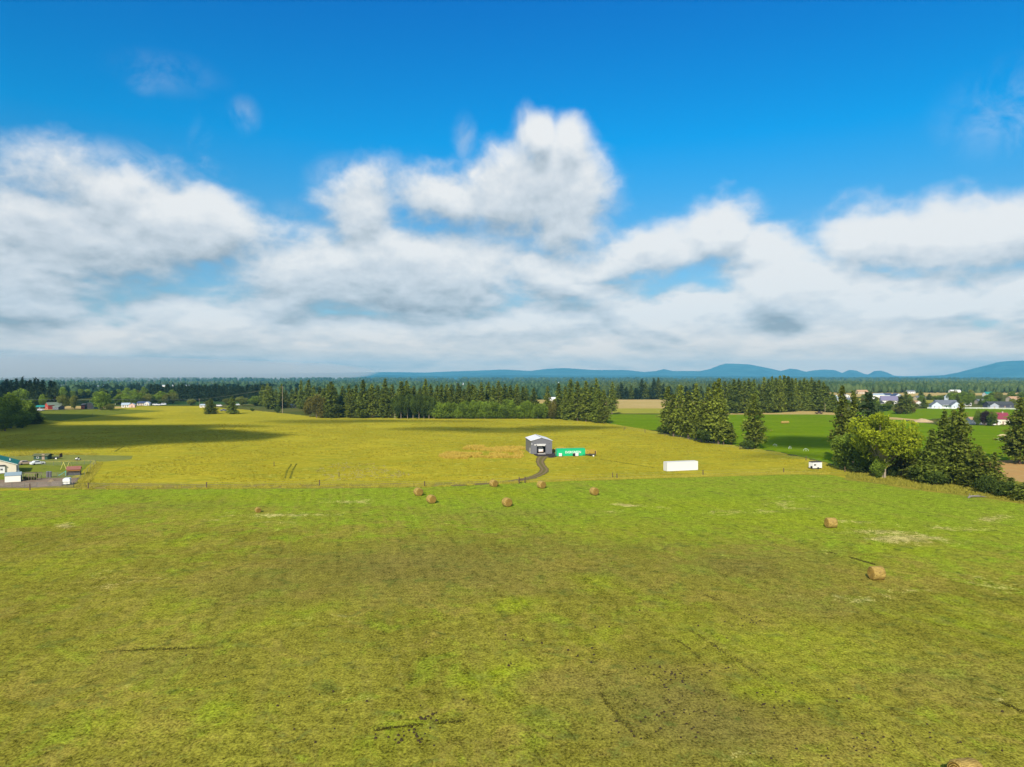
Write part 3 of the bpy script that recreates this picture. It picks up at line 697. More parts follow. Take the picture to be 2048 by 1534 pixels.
def tree(kind, px, base, top, wpx=None, label=None, group=None, v=None, name=None, cat='tree', dy=0.0):
    """one tree: foot at photo position (px, base), reaching row `top`, crown wpx wide"""
    L = protos[kind]; src, hh, ww = L[(v if v is not None else random.randrange(len(L))) % len(L)]
    x, y = G(px, base); y += dy; x *= (y/(y-dy))
    hgt = (base-top)*mpp(base)
    sz = hgt/hh
    sx = sz*rnd(.9, 1.1) if wpx is None else wpx*mpp(base)/ww
    if kind in ('fir', 'pine', 'darkfir'): sx *= 1.18
    if src.name in _used: o = copy_tree(src)
    else: o = src; _used.add(src.name)
    o.location = (x, y, 0); o.rotation_euler = (0, 0, rnd(0, 6.28)); o.scale = (sx, sx, sz)
    if kind == 'shrub': cat = 'shrub'
    tag(o, label, cat, group)
    return o
random.seed(77)
# ---------------------------------------------------------------- planting
def row(kind, items, label, group):
    for it in items:
        px, base, top = it[:3]; w = it[3] if len(it) > 3 else None
        tree(kind, px, base, top, w, label, group)
# the dense belt behind the yellow meadow
BL = 'tall conifer crowded into the dark tree belt behind the yellow meadow'
belt = [(648,834,776,28),(663,836,762,34),(682,834,790,26),(700,836,778,26),(712,832,770,24),(726,836,760,32),(745,836,768,28),(757,830,770,26),(770,836,757,28),(785,832,768,26),(802,836,762,30),
        (814,834,761,28),(828,832,772,26),(840,834,775,24),(851,832,757,24),(862,836,778,22),(874,832,770,26),(884,834,768,24),(893,833,769,24),(903,836,778,20),(916,832,766,26),(928,834,778,20),
        (938,832,764,24),(950,832,770,24),(962,832,765,26),(976,830,764,26),(987,832,770,22),(997,832,762,24),(1009,830,768,26),(1021,832,770,28),(1035,832,768,24),(1053,826,772,20),(1068,828,776,24)]
for i, b in enumerate(belt): tree('fir' if i % 3 else 'pine', *b, label=BL, group='conifers of the belt behind the meadow')
# second rank, a little behind
for i in range(30):
    px = 640+i*14+rnd(-4, 4)
    tree('fir', px, 829+rnd(-1, 1), 771+rnd(-4, 8), 26, BL, 'conifers of the belt behind the meadow')
FL = 'leafy green tree in the low front row of the dark belt'
for i in range(25):
    px = 868+i*9+rnd(-3, 3)
    tree('leaf', px, 837.5, 803+rnd(-3, 6), 24, FL, 'leafy trees fronting the belt')
SL = 'slender pale trunked tree in front of the dark belt'
for i, (px, top) in enumerate([(790,795),(802,790),(815,786),(826,792),(838,788),(848,790),(858,792),(868,796)]):
    tree('poplar', px, 837.5, top, 15, SL, 'slender trees fronting the belt')
row('brown', [(620,834,795,26),(633,836,790,30),(646,836,797,26)], 'rusty green bushy tree at the left end of the dark belt', 'rusty bushes at the belt end')
# group right of the belt
GL = 'bulky dark conifer in the group standing above the grey workshop'
for i, b in enumerate([(1118,838,766,26),(1130,839,772,24),(1140,840,758,30),(1155,842,763,30),(1162,838,776,26),(1172,843,762,30),(1183,843,772,28),(1193,838,757,26),(1198,846,772,30),(1208,847,778,24)]):
    tree(('fir', 'pine')[i % 2], *b, label=GL, group='conifers above the workshop')
tree('pine', 1095, 837, 771, 20, 'narrow yellow green conifer in the gap right of the belt')
tree('brown', 1108, 838, 800, 22, 'low rusty bush between the belt and the conifer group', dy=-2)
tree('pine', 1224, 829, 764, 22, 'lone pine with bare lower trunk beside the tan stubble field', v=3)
RL = 'tree in the hedgerow behind the tan stubble field'
for i, (px, top) in enumerate([(1236,770),(1243,766),(1252,774),(1262,771),(1272,776),(1283,758),(1290,764),(1300,775),(1308,757),(1316,755),(1326,768),(1340,772),(1356,770),(1372,772),(1388,768),(1402,772),(1418,768)]):
    tree('darkfir' if i % 3 else 'fir', px, 799, top, 17, RL, 'trees behind the stubble field')
# big group A
AL = 'large rounded pine in the big group right of the stubble field'
for i, b in enumerate([(1336,868,772,36),(1347,873,788,32),(1362,874,768,36),(1377,878,780,34),(1392,880,767,34),(1403,884,800,34),(1416,884,772,38),(1428,886,764,36),(1437,888,757,36),(1447,889,800,34)]):
    tree('pine', *b, label=AL, group='pines of the big right hand group')
tree('shrub', 1330, 868, 852, 34, 'dark low bush at the left foot of the big pine group', v=1)
tree('shrub', 1410, 886, 858, 42, 'broad low bush under the big pine group', v=1)
tree('pine', 1462, 889, 845, 26, 'small ragged pine at the right foot of the big group', v=2)
tree('pine', 1508, 897, 786, 42, 'lone broad pine standing at the edge of the bright green field', v=1)
tree('shrub', 1497, 898, 880, 32, 'dark bush at the foot of the lone broad pine', v=1)
HL = 'dark conifer in the long stand behind the bright green field'
for i, (px, base, top) in enumerate([(1450,826,762),(1458,826,764),(1468,827,758),(1478,826,757),(1489,827,762),(1497,826,757),(1507,827,758),(1517,825,768),(1528,825,753),(1536,826,758),(1545,824,752),(1553,824,755),(1560,825,750),(1568,824,750),(1576,824,752),(1583,823,756),
        (1591,822,757),(1599,821,760),(1607,822,756),(1615,822,760),(1622,821,755),(1630,822,763),(1638,822,760),(1646,823,764),(1655,823,772),(1664,825,784)]):
    tree('fir' if i % 4 else 'pine', px, base, top, 24, HL, 'conifers behind the green field')
    if i % 2: tree('fir', px+4, base-3, top+6, 22, HL, 'conifers behind the green field')
# right hand copse round the big yellow-green tree
cw = make_broadleaf(7, 19.5, 21.5, .20, YEL, 46, lr=(.13, .25), leaf=.55, n=5200, trunk=.34, bark=BARK_PALE, multi=3, name='cottonwood_tree')
x, y = G(1768, 957); cw.location = (x, y, 0); cw.rotation_euler.z = 1.0
tag(cw, 'big spreading yellow green tree with pale forked trunks', 'tree')
for kind, px, base, top, w, v, lab in [
    ('pine', 1684, 928, 772, 44, 0, 'tall narrow pine left behind the yellow green tree'),
    ('pine', 1706, 930, 780, 40, 2, 'yellowish topped pine just behind the yellow green tree'),
    ('tallpine', 1737, 934, 784, 66, 1, 'broad dark crowned pine looming behind the yellow green tree'),
    ('leaf', 1692, 940, 862, 52, 0, 'dark leafy tree under the left side of the yellow green tree'),
    ('leaf', 1730, 946, 880, 56, 1, 'dark leafy tree under the middle of the yellow green tree'),
    ('brown', 1802, 952, 880, 50, 0, 'olive brown bush right of the pale forked trunks'),
    ('leaf', 1758, 957, 915, 26, 2, 'light green sapling at the foot of the pale trunks'),
    ('pine', 1842, 962, 900, 50, 1, 'low dark pine between the yellow green tree and the tall pair'),
    ('fir', 1862, 968, 858, 54, 1, 'mid sized fir at the left of the tall dark pair'),
    ('fir', 1886, 968, 820, 50, 3, 'left tree of the tall dark pair of firs'),
    ('pine', 1922, 972, 803, 52, 1, 'tallest pine of the pair with rounded dark top'),
    ('pine', 1908, 962, 820, 46, 0, 'slim pine tucked between the tall dark pair'),
    ('pine', 1958, 978, 890, 54, 1, 'short broad pine right of the tall pair'),
    ('pine', 1988, 984, 905, 46, 3, 'short ragged pine in front of the bare tan field'),
    ('pine', 1936, 974, 900, 46, 2, 'small pine with visible trunk under the tall pair'),
    ('pine', 2040, 928, 792, 58, 1, 'huge pine cut off by the right edge of the view'),
    ('pine', 2022, 992, 955, 40, 0, 'low pine bush at the far right above the golden verge'),
    ('pine', 2058, 1004, 955, 50, 1, 'low dark pine nearest the camera at the right edge'),
    ]:
    tree(kind, px, base, top, w, lab, None, v)
for px, base, top, w, lab in [(1840,966,932,44,'dark bush in the shade left of the tall pair'),(1868,972,940,40,'dark bush at the foot of the left tall fir'),(1975,988,950,42,'dark bush below the short ragged pine'),(2010,996,962,40,'low dark bush above the fallen log'),(1715,946,925,40,'shaded bush at the left end of the copse'),(1785,954,930,30,'grey green bush right behind the pale trunks')]:
    tree('shrub', px, base, top, w, lab, v=1)
# trees among the ranch houses
for kind, px, base, top, w, lab in [
    ('leaf',1957,851,821,15,'round green tree at the left end of the tan roofed house'),
    ('purple',1970,851.5,820,18,'round dark purple tree by the tan roofed house'),
    ('leaf',1985,852,824,25,'dense green tree between the tan and maroon roofs'),
    ('pine',1812,828,783,26,'brownish pine left of the long grey ranch house'),
    ('pine',1801,828,790,24,'dark pine beside the brownish pine'),
    ('shrub',1796,828,812,22,'dark bush at the foot of the brownish pine'),
    ('brown',1824,826,798,20,'reddish bush right of the brownish pine'),
    ('fir',1848,816,796,14,'small dark fir left of the long grey ranch house'),
    ('purple',1996,801,793,11,'dark purple tree above the dark barn roof'),
    ('leaf',1933,812,790,18,'round green tree right of the long grey ranch house'),
    ('fir',1915,812,788,13,'blue green spruce behind the ranch house'),
    ('leaf',1905,808,784,20,'leafy tree behind the ranch house roof'),
    ('leaf',1770,822,806,30,'leafy bushy tree below the townhouses'),
    ('leaf',1750,822,800,26,'green tree left among the townhouses'),
    ('pale',1783,815,800,20,'pale green tree among the townhouses')]:
    tree(kind, px, base, top, w, lab, None)
TL = 'garden tree standing among the distant ranch houses'
for i in range(34):
    px = rnd(1835, 2048); b = rnd(799, 811)
    if 1860 < px < 1915 and b > 806: continue
    tree(('leaf', 'leaf', 'fir', 'pale')[i % 4], px, b, b-rnd(12, 22), rnd(12, 20), TL, 'garden trees among the ranch houses')
TL2 = 'small tree between the roofs of the distant town'
for i in range(22):
    px = rnd(1650, 1835); b = rnd(800, 818)
    tree(('leaf', 'brown', 'pale', 'fir')[i % 4], px, b, b-rnd(8, 14), rnd(7, 14), TL2, 'small trees among the town roofs')
# left side
LL = 'dark shaded tree in the clump at the left edge'
for px, base, top, w in [(-22,858,786,60),(2,858,792,50),(22,856,790,44),(38,852,806,40),(55,850,804,38),(68,848,812,32),(74,846,826,24),(10,862,815,50),(45,856,822,40)]:
    tree('leaf' if px % 4 else 'fir', px, base, top, w, LL, 'shaded trees at the left edge')
PL = 'tall pine in the dark skyline grove at the far left'
for i, (px, top) in enumerate([(-14,764),(-4,768),(5,763),(14,758),(23,760),(33,757),(44,755),(53,762),(60,759),(70,757),(76,758),(86,760),(102,761),(109,762),(-24,760),(48,770),(92,778),(28,772)]):
    tree('tallpine' if i % 3 else 'darkfir', px, 812, top, 20, PL, 'skyline pines at the far left')
ML = 'leafy tree below the far left skyline grove'
for px, base, top, w in [(40,814,775,26),(55,812,778,26),(20,812,785,24),(84,814,790,14),(66,812,795,20),(97,812,790,20)]:
    tree('leaf', px, base, top, w, ML, 'leafy trees below the skyline grove')
for kind, px, base, top, w, lab in [
    ('pale',126,818,790,20,'pale round tree between the red barn and the dark arched barn'),
    ('pale',150,819,789,17,'upright pale tree just left of the dark arched barn'),
    ('leaf',201,820,783,34,'large green tree right of the dark arched barn'),
    ('pale',222,821,807,18,'small yellow green bush at the foot of the large green tree'),
    ('leaf',420,808,800,14,'small green bush left of the meadow conifers'),
    ('fir',422,828,797,24,'left one of two small conifers standing alone in the meadow'),
    ('fir',465,828,792,22,'right one of two small conifers standing alone in the meadow'),
    ('pale',381,811,797,18,'round yellow bush alone at the far meadow edge'),
    ('pale',414,811,802,14,'yellow bush behind the two lone conifers'),
    ('pale',456,812,797,22,'yellow green bush just behind the right lone conifer'),
    ('pale',484,812,793,24,'broad yellow green bush in the far meadow middle'),
    ('leaf',510,812,793,26,'green bushy tree right of the broad yellow bush'),
    ('shrub',504,823,816,9,'tiny dark shrub alone in the far meadow'),
    ('shrub',556,826,812,13,'dark shrub at the foot of the tall wooden pole'),
    ]:
    tree(kind, px, base, top, w, lab, None)
CL = 'conifer in the loose cluster left of the dark belt'
for i, (px, base, top, w) in enumerate([(526,812,769,20),(535,814,766,22),(542,818,772,24),(552,814,778,18),(563,816,768,18),(572,816,780,18),(583,814,778,18),(592,816,775,18),(602,818,760,16),(612,816,772,20),(618,818,760,24),(540,818,790,24),(560,816,785,20),(628,820,772,20)]):
    tree('pine' if i % 2 else 'fir', px, base, top, w, CL, 'conifers left of the belt')
DL = 'leafy tree in the hazy grove behind the white sheds'
for i in range(20):
    px = 236+i*6+rnd(-3, 3); b = 808+rnd(-3, 2)
    tree(('leaf', 'pale', 'leaf')[i % 3], px, b, b-rnd(18, 27), rnd(14, 24), DL, 'leafy trees behind the white sheds')
WL = 'dark conifer in the long straight windbreak on the left'
for i in range(42):
    px = 303+i*5.6+rnd(-1.5, 1.5)
    tree('darkfir', px, 803, 770+rnd(-3, 4) - (3 if i < 2 else 0), 13, WL, 'conifers of the left windbreak')
OL = 'shaded tree in the dark wood behind the red barn'
for i in range(26):
    px = 95+i*8+rnd(-3, 3)
    tree('darkfir' if i % 2 else 'leaf', px, 797+rnd(-2, 2), 778+rnd(-3, 6), 16, OL, 'trees of the wood behind the red barn')
# source trees that were never planted must not stay at the origin
for L in protos.values():
    for o, _, _ in L:
        if o.name not in _used:
            for ch in list(o.children): bpy.data.objects.remove(ch)
            bpy.data.objects.remove(o)
# ---- far-off woods: read as one mass
def forest(name, pts, hs, label, mat, seed=1, wide=.30):
    """pts (n,2) feet, hs (n,) heights: jagged little crowns merged into one mesh"""
    rng = np.random.default_rng(seed); n = len(pts); K = 7
    pts = np.asarray(pts); hs = np.asarray(hs)
    ang = np.arange(K)*2*math.pi/K
    kind = rng.uniform(size=n) < .45                       # pointed or round crown
    lv = np.array([[.02, .8], [.30, 1.0], [.62, .62], [.86, .25]]); lr = np.array([[.05, .6], [.35, 1.25], [.70, 1.1], [.92, .55]])
    V = np.zeros((n, 4*K+1, 3)); T = np.zeros((n, 4*K+1))
    base_t = np.clip(fbm(np.asarray(pts)[:, 0]/130, np.asarray(pts)[:, 1]/260, seed, 3)*1.6-.3+rng.normal(size=n)*.22, 0, 1)
    for l in range(4):
        z = np.where(kind, lv[l, 0], lr[l, 0])[:, None]*hs[:, None]
        r = np.where(kind, lv[l, 1], lr[l, 1])[:, None]*hs[:, None]*wide*.5
        jr = rng.uniform(.55, 1.35, (n, K)); jz = rng.normal(size=(n, K))*hs[:, None]*.05
        V[:, l*K:(l+1)*K, 0] = pts[:, 0:1]+np.cos(ang)*r*jr; V[:, l*K:(l+1)*K, 1] = pts[:, 1:2]+np.sin(ang)*r*jr; V[:, l*K:(l+1)*K, 2] = z+jz
        T[:, l*K:(l+1)*K] = base_t[:, None]*.55+.1+rng.uniform(-.15, .35, (n, K))
    V[:, 4*K, 0] = pts[:, 0]; V[:, 4*K, 1] = pts[:, 1]; V[:, 4*K, 2] = hs; T[:, 4*K] = base_t
    fs = []
    for l in range(3):
        for k in range(K):
            a, b, c, d = l*K+k, l*K+(k+1) % K, (l+1)*K+(k+1) % K, (l+1)*K+k
            fs += [(a, b, c), (a, c, d)]
    fs += [(3*K+k, 3*K+(k+1) % K, 4*K) for k in range(K)]
    fs = np.array(fs)
    Fc = (fs[None]+(np.arange(n)*(4*K+1))[:, None, None]).reshape(-1, 3)
    me = fast_mesh(name, V.reshape(-1, 3), Fc, mat, {'tint': np.clip(T, 0, 1).ravel()})
    return tag(mesh_obj(name, me), label, kind='stuff')
FOR1 = leafy('far_forest_green', (.022, .050, .014), (.100, .135, .038), .1)
FOR2 = leafy('far_forest_dark', (.012, .040, .020), (.065, .110, .045), .1)
rng = np.random.default_rng(5)
def scatter(n, px0, px1, d0, d1, open_fn=None, clump=.5, seed=0):
    out = []
    while len(out) < n:
        m = n*3
        px = rng.uniform(px0, px1, m); inv = rng.uniform(1/d1, 1/d0, m)*1.0
        y = 1/inv; x = (px-CX)/F*y
        keep = fbm(x/260+seed, y/420+seed, 40+seed, 4) > clump
        if open_fn is not None: keep &= open_fn(px, y)
        out += list(zip(x[keep], y[keep]))
    return np.array(out[:n])
# right: forest behind the town, from 1.05 km outward
P = scatter(6500, 1560, 2260, 1330, 5200, None, .36, 1)
forest('far_forest', P, 6+13*rng.uniform(0, 1, len(P))**1.6, 'far mixed forest stretching behind the town on the right', FOR1, 3, .62)
P = scatter(3600, 1180, 1640, 1150, 5200, None, .34, 2)
forest('far_forest', P, 6+13*rng.uniform(0, 1, len(P))**1.6, 'far forest seen between the conifer groups', FOR1, 4, .62)
P = scatter(3600, 560, 1200, 950, 5600, lambda px, y: ~((px > 600) & (px < 1100) & (y > 1100) & (y < 1330)), .36, 3)
forest('far_forest', P, 6+13*rng.uniform(0, 1, len(P))**1.6, 'bluish far forest above the dark belt', FOR2, 5, .6)
P = scatter(3200, -300, 620, 1020, 5600, None, .44, 4)
forest('far_forest', P, 6+13*rng.uniform(0, 1, len(P))**1.6, 'dim far forest under the low cloud on the left', FOR2, 6, .6)
# closing canopy far out
P = scatter(5200, -350, 2500, 5000, 9500, None, .45, 6)
forest('far_forest', P, rng.uniform(16, 30, len(P)), 'thin dark line of forest along the horizon', FOR2, 7, .9)
# ---------------------------------------------------------------- buildings
M_ = {}
def mat(k, *a, **kw):
    if k not in M_: M_[k] = plain(k, *a, **kw)
    return M_[k]
GLASS = plain('window_glass', (.04, .055, .07), .15, spec=.6, var=.05)
WHITE = plain('white_paint', (.74, .74, .72), .5, var=.05)
TRIM = plain('white_trim', (.72, .72, .70), .5, var=.04)
GREYRIB = ribbed('grey_ribbed_steel', (.140, .142, .158), .45, 0, .03, .45)
GREYRIBS = ribbed('grey_ribbed_steel_side', (.155, .157, .170), .45, 1, .03, .45)
ROOFW = ribbed('pale_roof_steel', (.80, .79, .77), .6, 1, .03, .35)
CONC = plain('concrete', (.42, .40, .37), .9, var=.1)
BLACK = plain('black_steel', (.018, .018, .02), .5, var=.1)
RUBBER = plain('rubber', (.02, .02, .02), .9, var=.05)
WOOD = plain('old_wood', (.10, .065, .045), .9, bump=.4, var=.2)
GALV = plain('galvanised_steel', (.34, .36, .37), .4, .6, var=.08)

def slab_roof(w, d, h, rh, over, th, side, M=None, ridge='y'):
    """one slope of a gable roof; ridge along y (gable faces the viewer) or x"""
    mb = MB()
    if ridge == 'y':
        e = w/2+over; ez = h-over*rh/(w/2)
        P = [(0, h+rh), (side*e, ez), (side*e, ez+th), (0, h+rh+th)]
        mb.prism(P, -d/2-over, d/2+over)
    else:
        e = d/2+over; ez = h-over*rh/(d/2)
        vs = []
        for x in (-w/2-over, w/2+over): vs += [(x, 0, h+rh), (x, side*e, ez), (x, side*e, ez+th), (x, 0, h+rh+th)]
        mb.add(vs, [(0, 1, 2, 3), (7, 6, 5, 4), (0, 4, 5, 1), (1, 5, 6, 2), (2, 6, 7, 3), (3, 7, 4, 0)])
    return mb
def house(name, px, py, w, d, h, rh, wall, roof, rz=0.0, ridge='x', label=None, cat='house', group=None, wins=3, door=True, garage=0, chimney=False, over=.4, off=(0, 0), porch=False, ww=1.1, wh=1.1, glass=None):
    """house whose front wall stands on the ground point (px, py)"""
    x, y = G(px, py)
    y += d/2*math.cos(rz)
    root = empty(name, (x+off[0], y+off[1], 0), rz, label, cat, group)
    mb = MB()
    if ridge == 'x': P = [(-d/2, 0), (d/2, 0), (d/2, h), (0, h+rh), (-d/2, h)]; mb.prism(P, -w/2, w/2, Matrix(((0, 1, 0, 0), (1, 0, 0, 0), (0, 0, 1, 0), (0, 0, 0, 1))))
    else: mb.prism([(-w/2, 0), (w/2, 0), (w/2, h), (0, h+rh), (-w/2, h)], -d/2, d/2)
    mb.build('wall', wall, root)
    R_ = MB()
    for s in (-1, 1):
        q = slab_roof(w, d, h+.02, rh, over, .16, s, ridge=ridge); R_.add(q.v, q.f)
    rf = R_.build('roof', roof, root)
    if chimney:
        MB().box(w*.18, w*.18+.7, -.35, .35, h+rh*.5, h+rh+.9).build('chimney', mat('chimney_brick', (.45, .36, .28), .9), rf)
    n = wins+(1 if door else 0)
    span = w-garage-(1.0)
    for i in range(n):
        cx = -w/2+.5+garage+span*(i+.5)/max(1, n)
        if door and i == n//2:
            MB().box(cx-.5, cx+.5, -d/2-.05, -d/2+.02, .05, 2.1).build('door', mat('door_paint', (.30, .22, .17), .5), root); continue
        f = MB(); a, b = ww/2+.1, wh/2+.1; zc = min(h*.56, 1.6)
        f.box(cx-a, cx+a, -d/2-.05, -d/2+.02, zc-b, zc+b)
        fo = f.build('window', TRIM, root)
        MB().box(cx-ww/2, cx+ww/2, -d/2-.075, -d/2-.048, zc-wh/2, zc+wh/2).build('pane', glass or GLASS, fo)
    if garage:
        MB().box(-w/2+.5, -w/2+garage-.3, -d/2-.05, -d/2+.02, .05, min(h-.3, 2.4)).build('garage_door', ribbed('garage_panels_%s' % name, (.62, .62, .60), .5, 2, .02), root)
    if porch:
        q = MB(); q.box(-w*.3, w*.3, -d/2-2.2, -d/2-.0, h-.35, h-.15)
        for k in (-.29, 0, .29): q.box(w*k-.08, w*k+.08, -d/2-2.1, -d/2-1.95, 0, h-.35)
        q.build('porch', TRIM, root)
    return root

# ---- the grey workshop
def workshop():
    xl, yl = G(1062.5, 908.5); xr, yr = G(1103.7, 907.5)
    W = math.hypot(xr-xl, yr-yl)*1.0; D = 15.5; hh = 5.1; rh = 1.15
    rz = math.radians(6.5)
    cx, cy = (xl+xr)/2, (yl+yr)/2
    root = empty('metal_workshop', (cx, cy, .08), rz, 'grey ribbed steel workshop with pale roof and open roller door', 'building')
    # local frame: front wall on y=0, depth towards +y
    dw0, dw1, dh = -W/2+2.35, -W/2+5.65, 3.55
    t = .12
    f = MB()
    f.box(-W/2, dw0, 0, t, 0, hh); f.box(dw1, W/2, 0, t, 0, hh); f.box(dw0, dw1, 0, t, dh, hh)
    f.prism([(-W/2, hh), (W/2, hh), (0, hh+rh)], 0, t)
    fr = f.build('front_wall', GREYRIB, root)
    MB().prism([(-W/2, 0), (W/2, 0), (W/2, hh), (0, hh+rh), (-W/2, hh)], D-t, D).build('rear_wall', GREYRIB, root)
    MB().box(-W/2, -W/2+t, t, D-t, 0, hh).build('side_wall', GREYRIBS, root)
    MB().box(W/2-t, W/2, t, D-t, 0, hh).build('side_wall', GREYRIBS, root)
    for s in (-1, 1):
        o = .28; e = W/2+o; ez = hh-o*rh/(W/2)+.02
        MB().prism([(0, hh+rh+.02), (s*e, ez), (s*e, ez+.10), (0, hh+rh+.12)], -.3, D+.3).build('roof_slope', ROOFW, root)
    mb = MB(); mb.prism([(-.25, hh+rh+.05), (.25, hh+rh+.05), (0, hh+rh+.18)], -.31, D+.31); mb.build('ridge_cap', mat('ridge_cap_grey', (.30, .31, .33), .5), root)
    MB().box(dw0-.18, dw1+.18, -.10, -.005, dh, dh+.28).build('door_header', TRIM, root)
    for x in (dw0-.13, dw1+.01): MB().box(x, x+.12, -.05, -.003, 0, dh).build('door_jamb', mat('dark_trim', (.08, .08, .09), .5), root)
    MB().box(dw0+.02, dw1-.02, .2, .5, dh-.5, dh-.02).build('roller_door', TRIM, root)
    MB().box(-W/2+.1, W/2-.1, .13, D-.15, -.02, .04).build('floor_slab', CONC, root)
    MB().box(dw0+.2, dw1-.1, -1.6, -.06, -.01, .05).build('door_apron', CONC, root)
    lm = MB().cyl(-W/2+.35, -.12, 3.7, 4.05, .16, 10); lm.build('wall_lamp', WHITE, root)
    MB().box(-W/2+1.25, -W/2+2.0, -.05, -.004, 3.35, 3.65).build('wall_sign', WHITE, root)
    MB().box(W/2-1.2, W/2-.95, -.12, -.004, 3.9, 4.1).build('wall_lamp', mat('dark_lamp', (.1, .1, .1)), root)
    M = Matrix.Translation((-W/2, 2.0, 0))
    MB().box(-.06, -.003, .3, 1.2, 0, 2.1, M).build('side_door', TRIM, root)
    MB().box(-.10, -.062, .42, .5, .95, 1.05, M).build('door_handle', BLACK, root)
    g_ = MB()
    for s in (-1, 1): g_.box(s*(W/2+.22)-.06, s*(W/2+.22)+.06, -.25, D+.2, hh-.1, hh+.02)
    g_.build('gutter', mat('dark_trim', (.08, .08, .09), .5), root)
    # white van parked inside
    vx, vy = (dw0+dw1)/2+.1, 2.2
    van = empty('parked_van', (0, 0, 0), rz, 'white van backed into the open door of the grey workshop', 'van')
    c, s_ = math.cos(rz), math.sin(rz)
    van.location = (cx+vx*c-vy*s_, cy+vx*s_+vy*c, .13)
    b = MB(); b.prism([(-1.0, .55), (1.0, .55), (1.05, 1.2), (.95, 2.0), (.75, 2.25), (-.75, 2.25), (-.95, 2.0), (-1.05, 1.2)], 0, 4.6)
    b.build('body', WHITE, van)
    MB().box(-.85, .85, -.012, -.002, 1.45, 1.95).build('rear_window', mat('milky_glass', (.45, .5, .52), .3), van)
    MB().box(-1.0, 1.0, -.15, -.01, .42, .62).build('bumper', mat('rust_brown', (.30, .17, .08), .8), van)
    for sx in (-.92, .74): MB().box(sx, sx+.18, -.02, -.003, .8, 1.2).build('tail_light', mat('lamp_red', (.35, .03, .02), .3), van)
    for sx in (-1, 1):
        for yy in (.9, 3.7):
            w = MB(); w.tube([(sx*.92-.11, yy, .34), (sx*.92+.11, yy, .34)], .34, 14); w.build('wheel', RUBBER, van)
workshop()

# ---- shipping containers
def container(px0, py0, px1, py1, hgt, name, label, col, rz_extra=0.0, depth=2.44, logo=None, length=None):
    a, b = Vector(G(px0, py0)), Vector(G(px1, py1))
    L = length or (b-a).length; rz = math.atan2(b.y-a.y, b.x-a.x)
    root = empty(name, ((a.x+b.x)/2, (a.y+b.y)/2, .12), rz, label, 'container')
    mb = MB(); pitch = .28; y = 0; n = int((L-.3)/pitch); pts = []
    for i in range(n):
        x = -L/2+.15+i*(L-.3)/n; p = (L-.3)/n
        pts += [(x, 0.04), (x+p*.35, 0.04), (x+p*.5, 0.0), (x+p*.85, 0.0)]
    pts.append((L/2-.15, .04))
    def wall(pts, yoff, flip, nm):
        w = MB(); k = len(pts)
        vs = [(x, yoff+(yy if not flip else -yy), .16) for x, yy in pts]+[(x, yoff+(yy if not flip else -yy), hgt-.12) for x, yy in pts]
        fs = [(i, i+1, i+1+k, i+k) for i in range(k-1)]
        w.add(vs, fs); w.build(nm, col, root)
    wall(pts, .03, False, 'side_panel'); wall(pts, depth-.03, True, 'side_panel')
    MB().box(-L/2+.1, L/2-.1, .06, depth-.06, hgt-.06, hgt-.02).build('roof_panel', col, root)
    MB().box(-L/2+.1, L/2-.1, .06, depth-.06, .1, .16).build('floor', WOOD, root)
    fr = MB()
    for x in (-L/2, L/2-.16):
        for yy in (0, depth-.16): fr.box(x, x+.16, yy, yy+.16, 0, hgt)
        fr.box(x, x+.16, .16, depth-.16, hgt-.16, hgt-.002); fr.box(x, x+.16, .16, depth-.16, 0, .16)
    for yy in (0.0, depth-.1):
        fr.box(-L/2+.16, L/2-.16, yy, yy+.1, hgt-.12, hgt-.004); fr.box(-L/2+.16, L/2-.16, yy, yy+.1, .0, .16)
    fr.build('frame', col, root)
    for s in (0, 1):
        d = MB(); y0 = .18+s*(depth/2-.18); d.box(-L/2+.03, -L/2+.09, y0, y0+depth/2-.2, .17, hgt-.17)
        do = d.build('door', col, root)
        r = MB()
        for q in (.3, .75): r.tube([(-L/2+.01, y0+q, .2), (-L/2+.01, y0+q, hgt-.2)], .022, 6)
        r.build('lock_bar', GALV, do)
    MB().box(L/2-.09, L/2-.03, .17, depth-.17, .17, hgt-.17).build('end_panel', col, root)
    if logo:
        cu = bpy.data.curves.new('lettering', 'FONT'); cu.body = logo; cu.size = 1.25; cu.align_x = 'CENTER'; cu.extrude = .004
        cu.offset = .012; cu.space_character = 1.02
        o = bpy.data.objects.new('lettering', cu); link(o, root)
        dg = bpy.context.evaluated_depsgraph_get(); me = bpy.data.meshes.new_from_object(o.evaluated_get(dg))
        bpy.data.objects.remove(o)
        me.materials.clear(); me.materials.append(WHITE)
        o = bpy.data.objects.new('lettering', me); link(o, root)
        xs = [v.co.x for v in me.vertices]; wd = max(xs)-min(xs)
        o.location = (L*.07, .0, hgt*.36); o.rotation_euler = (R(90), 0, 0); o.scale = (6.1/wd, 1.0, 1)
        o.location.y = -.012
    return root
CGREEN = plain('green_container_paint', (.012, .42, .17), .45, var=.10, scale=.7)
CWHITE = plain('white_container_paint', (.66, .66, .63), .5, var=.05, scale=.7)
container(1114, 913.0, 1170.5, 911.8, 2.75, 'shipping_container', 'bright green shipping container with white lettering beside the grey workshop', CGREEN, logo='EVERGREEN')
container(1334.5, 943.3, 1396, 940.6, 2.85, 'shipping_container', 'plain white shipping container alone in the meadow by the fence', CWHITE)
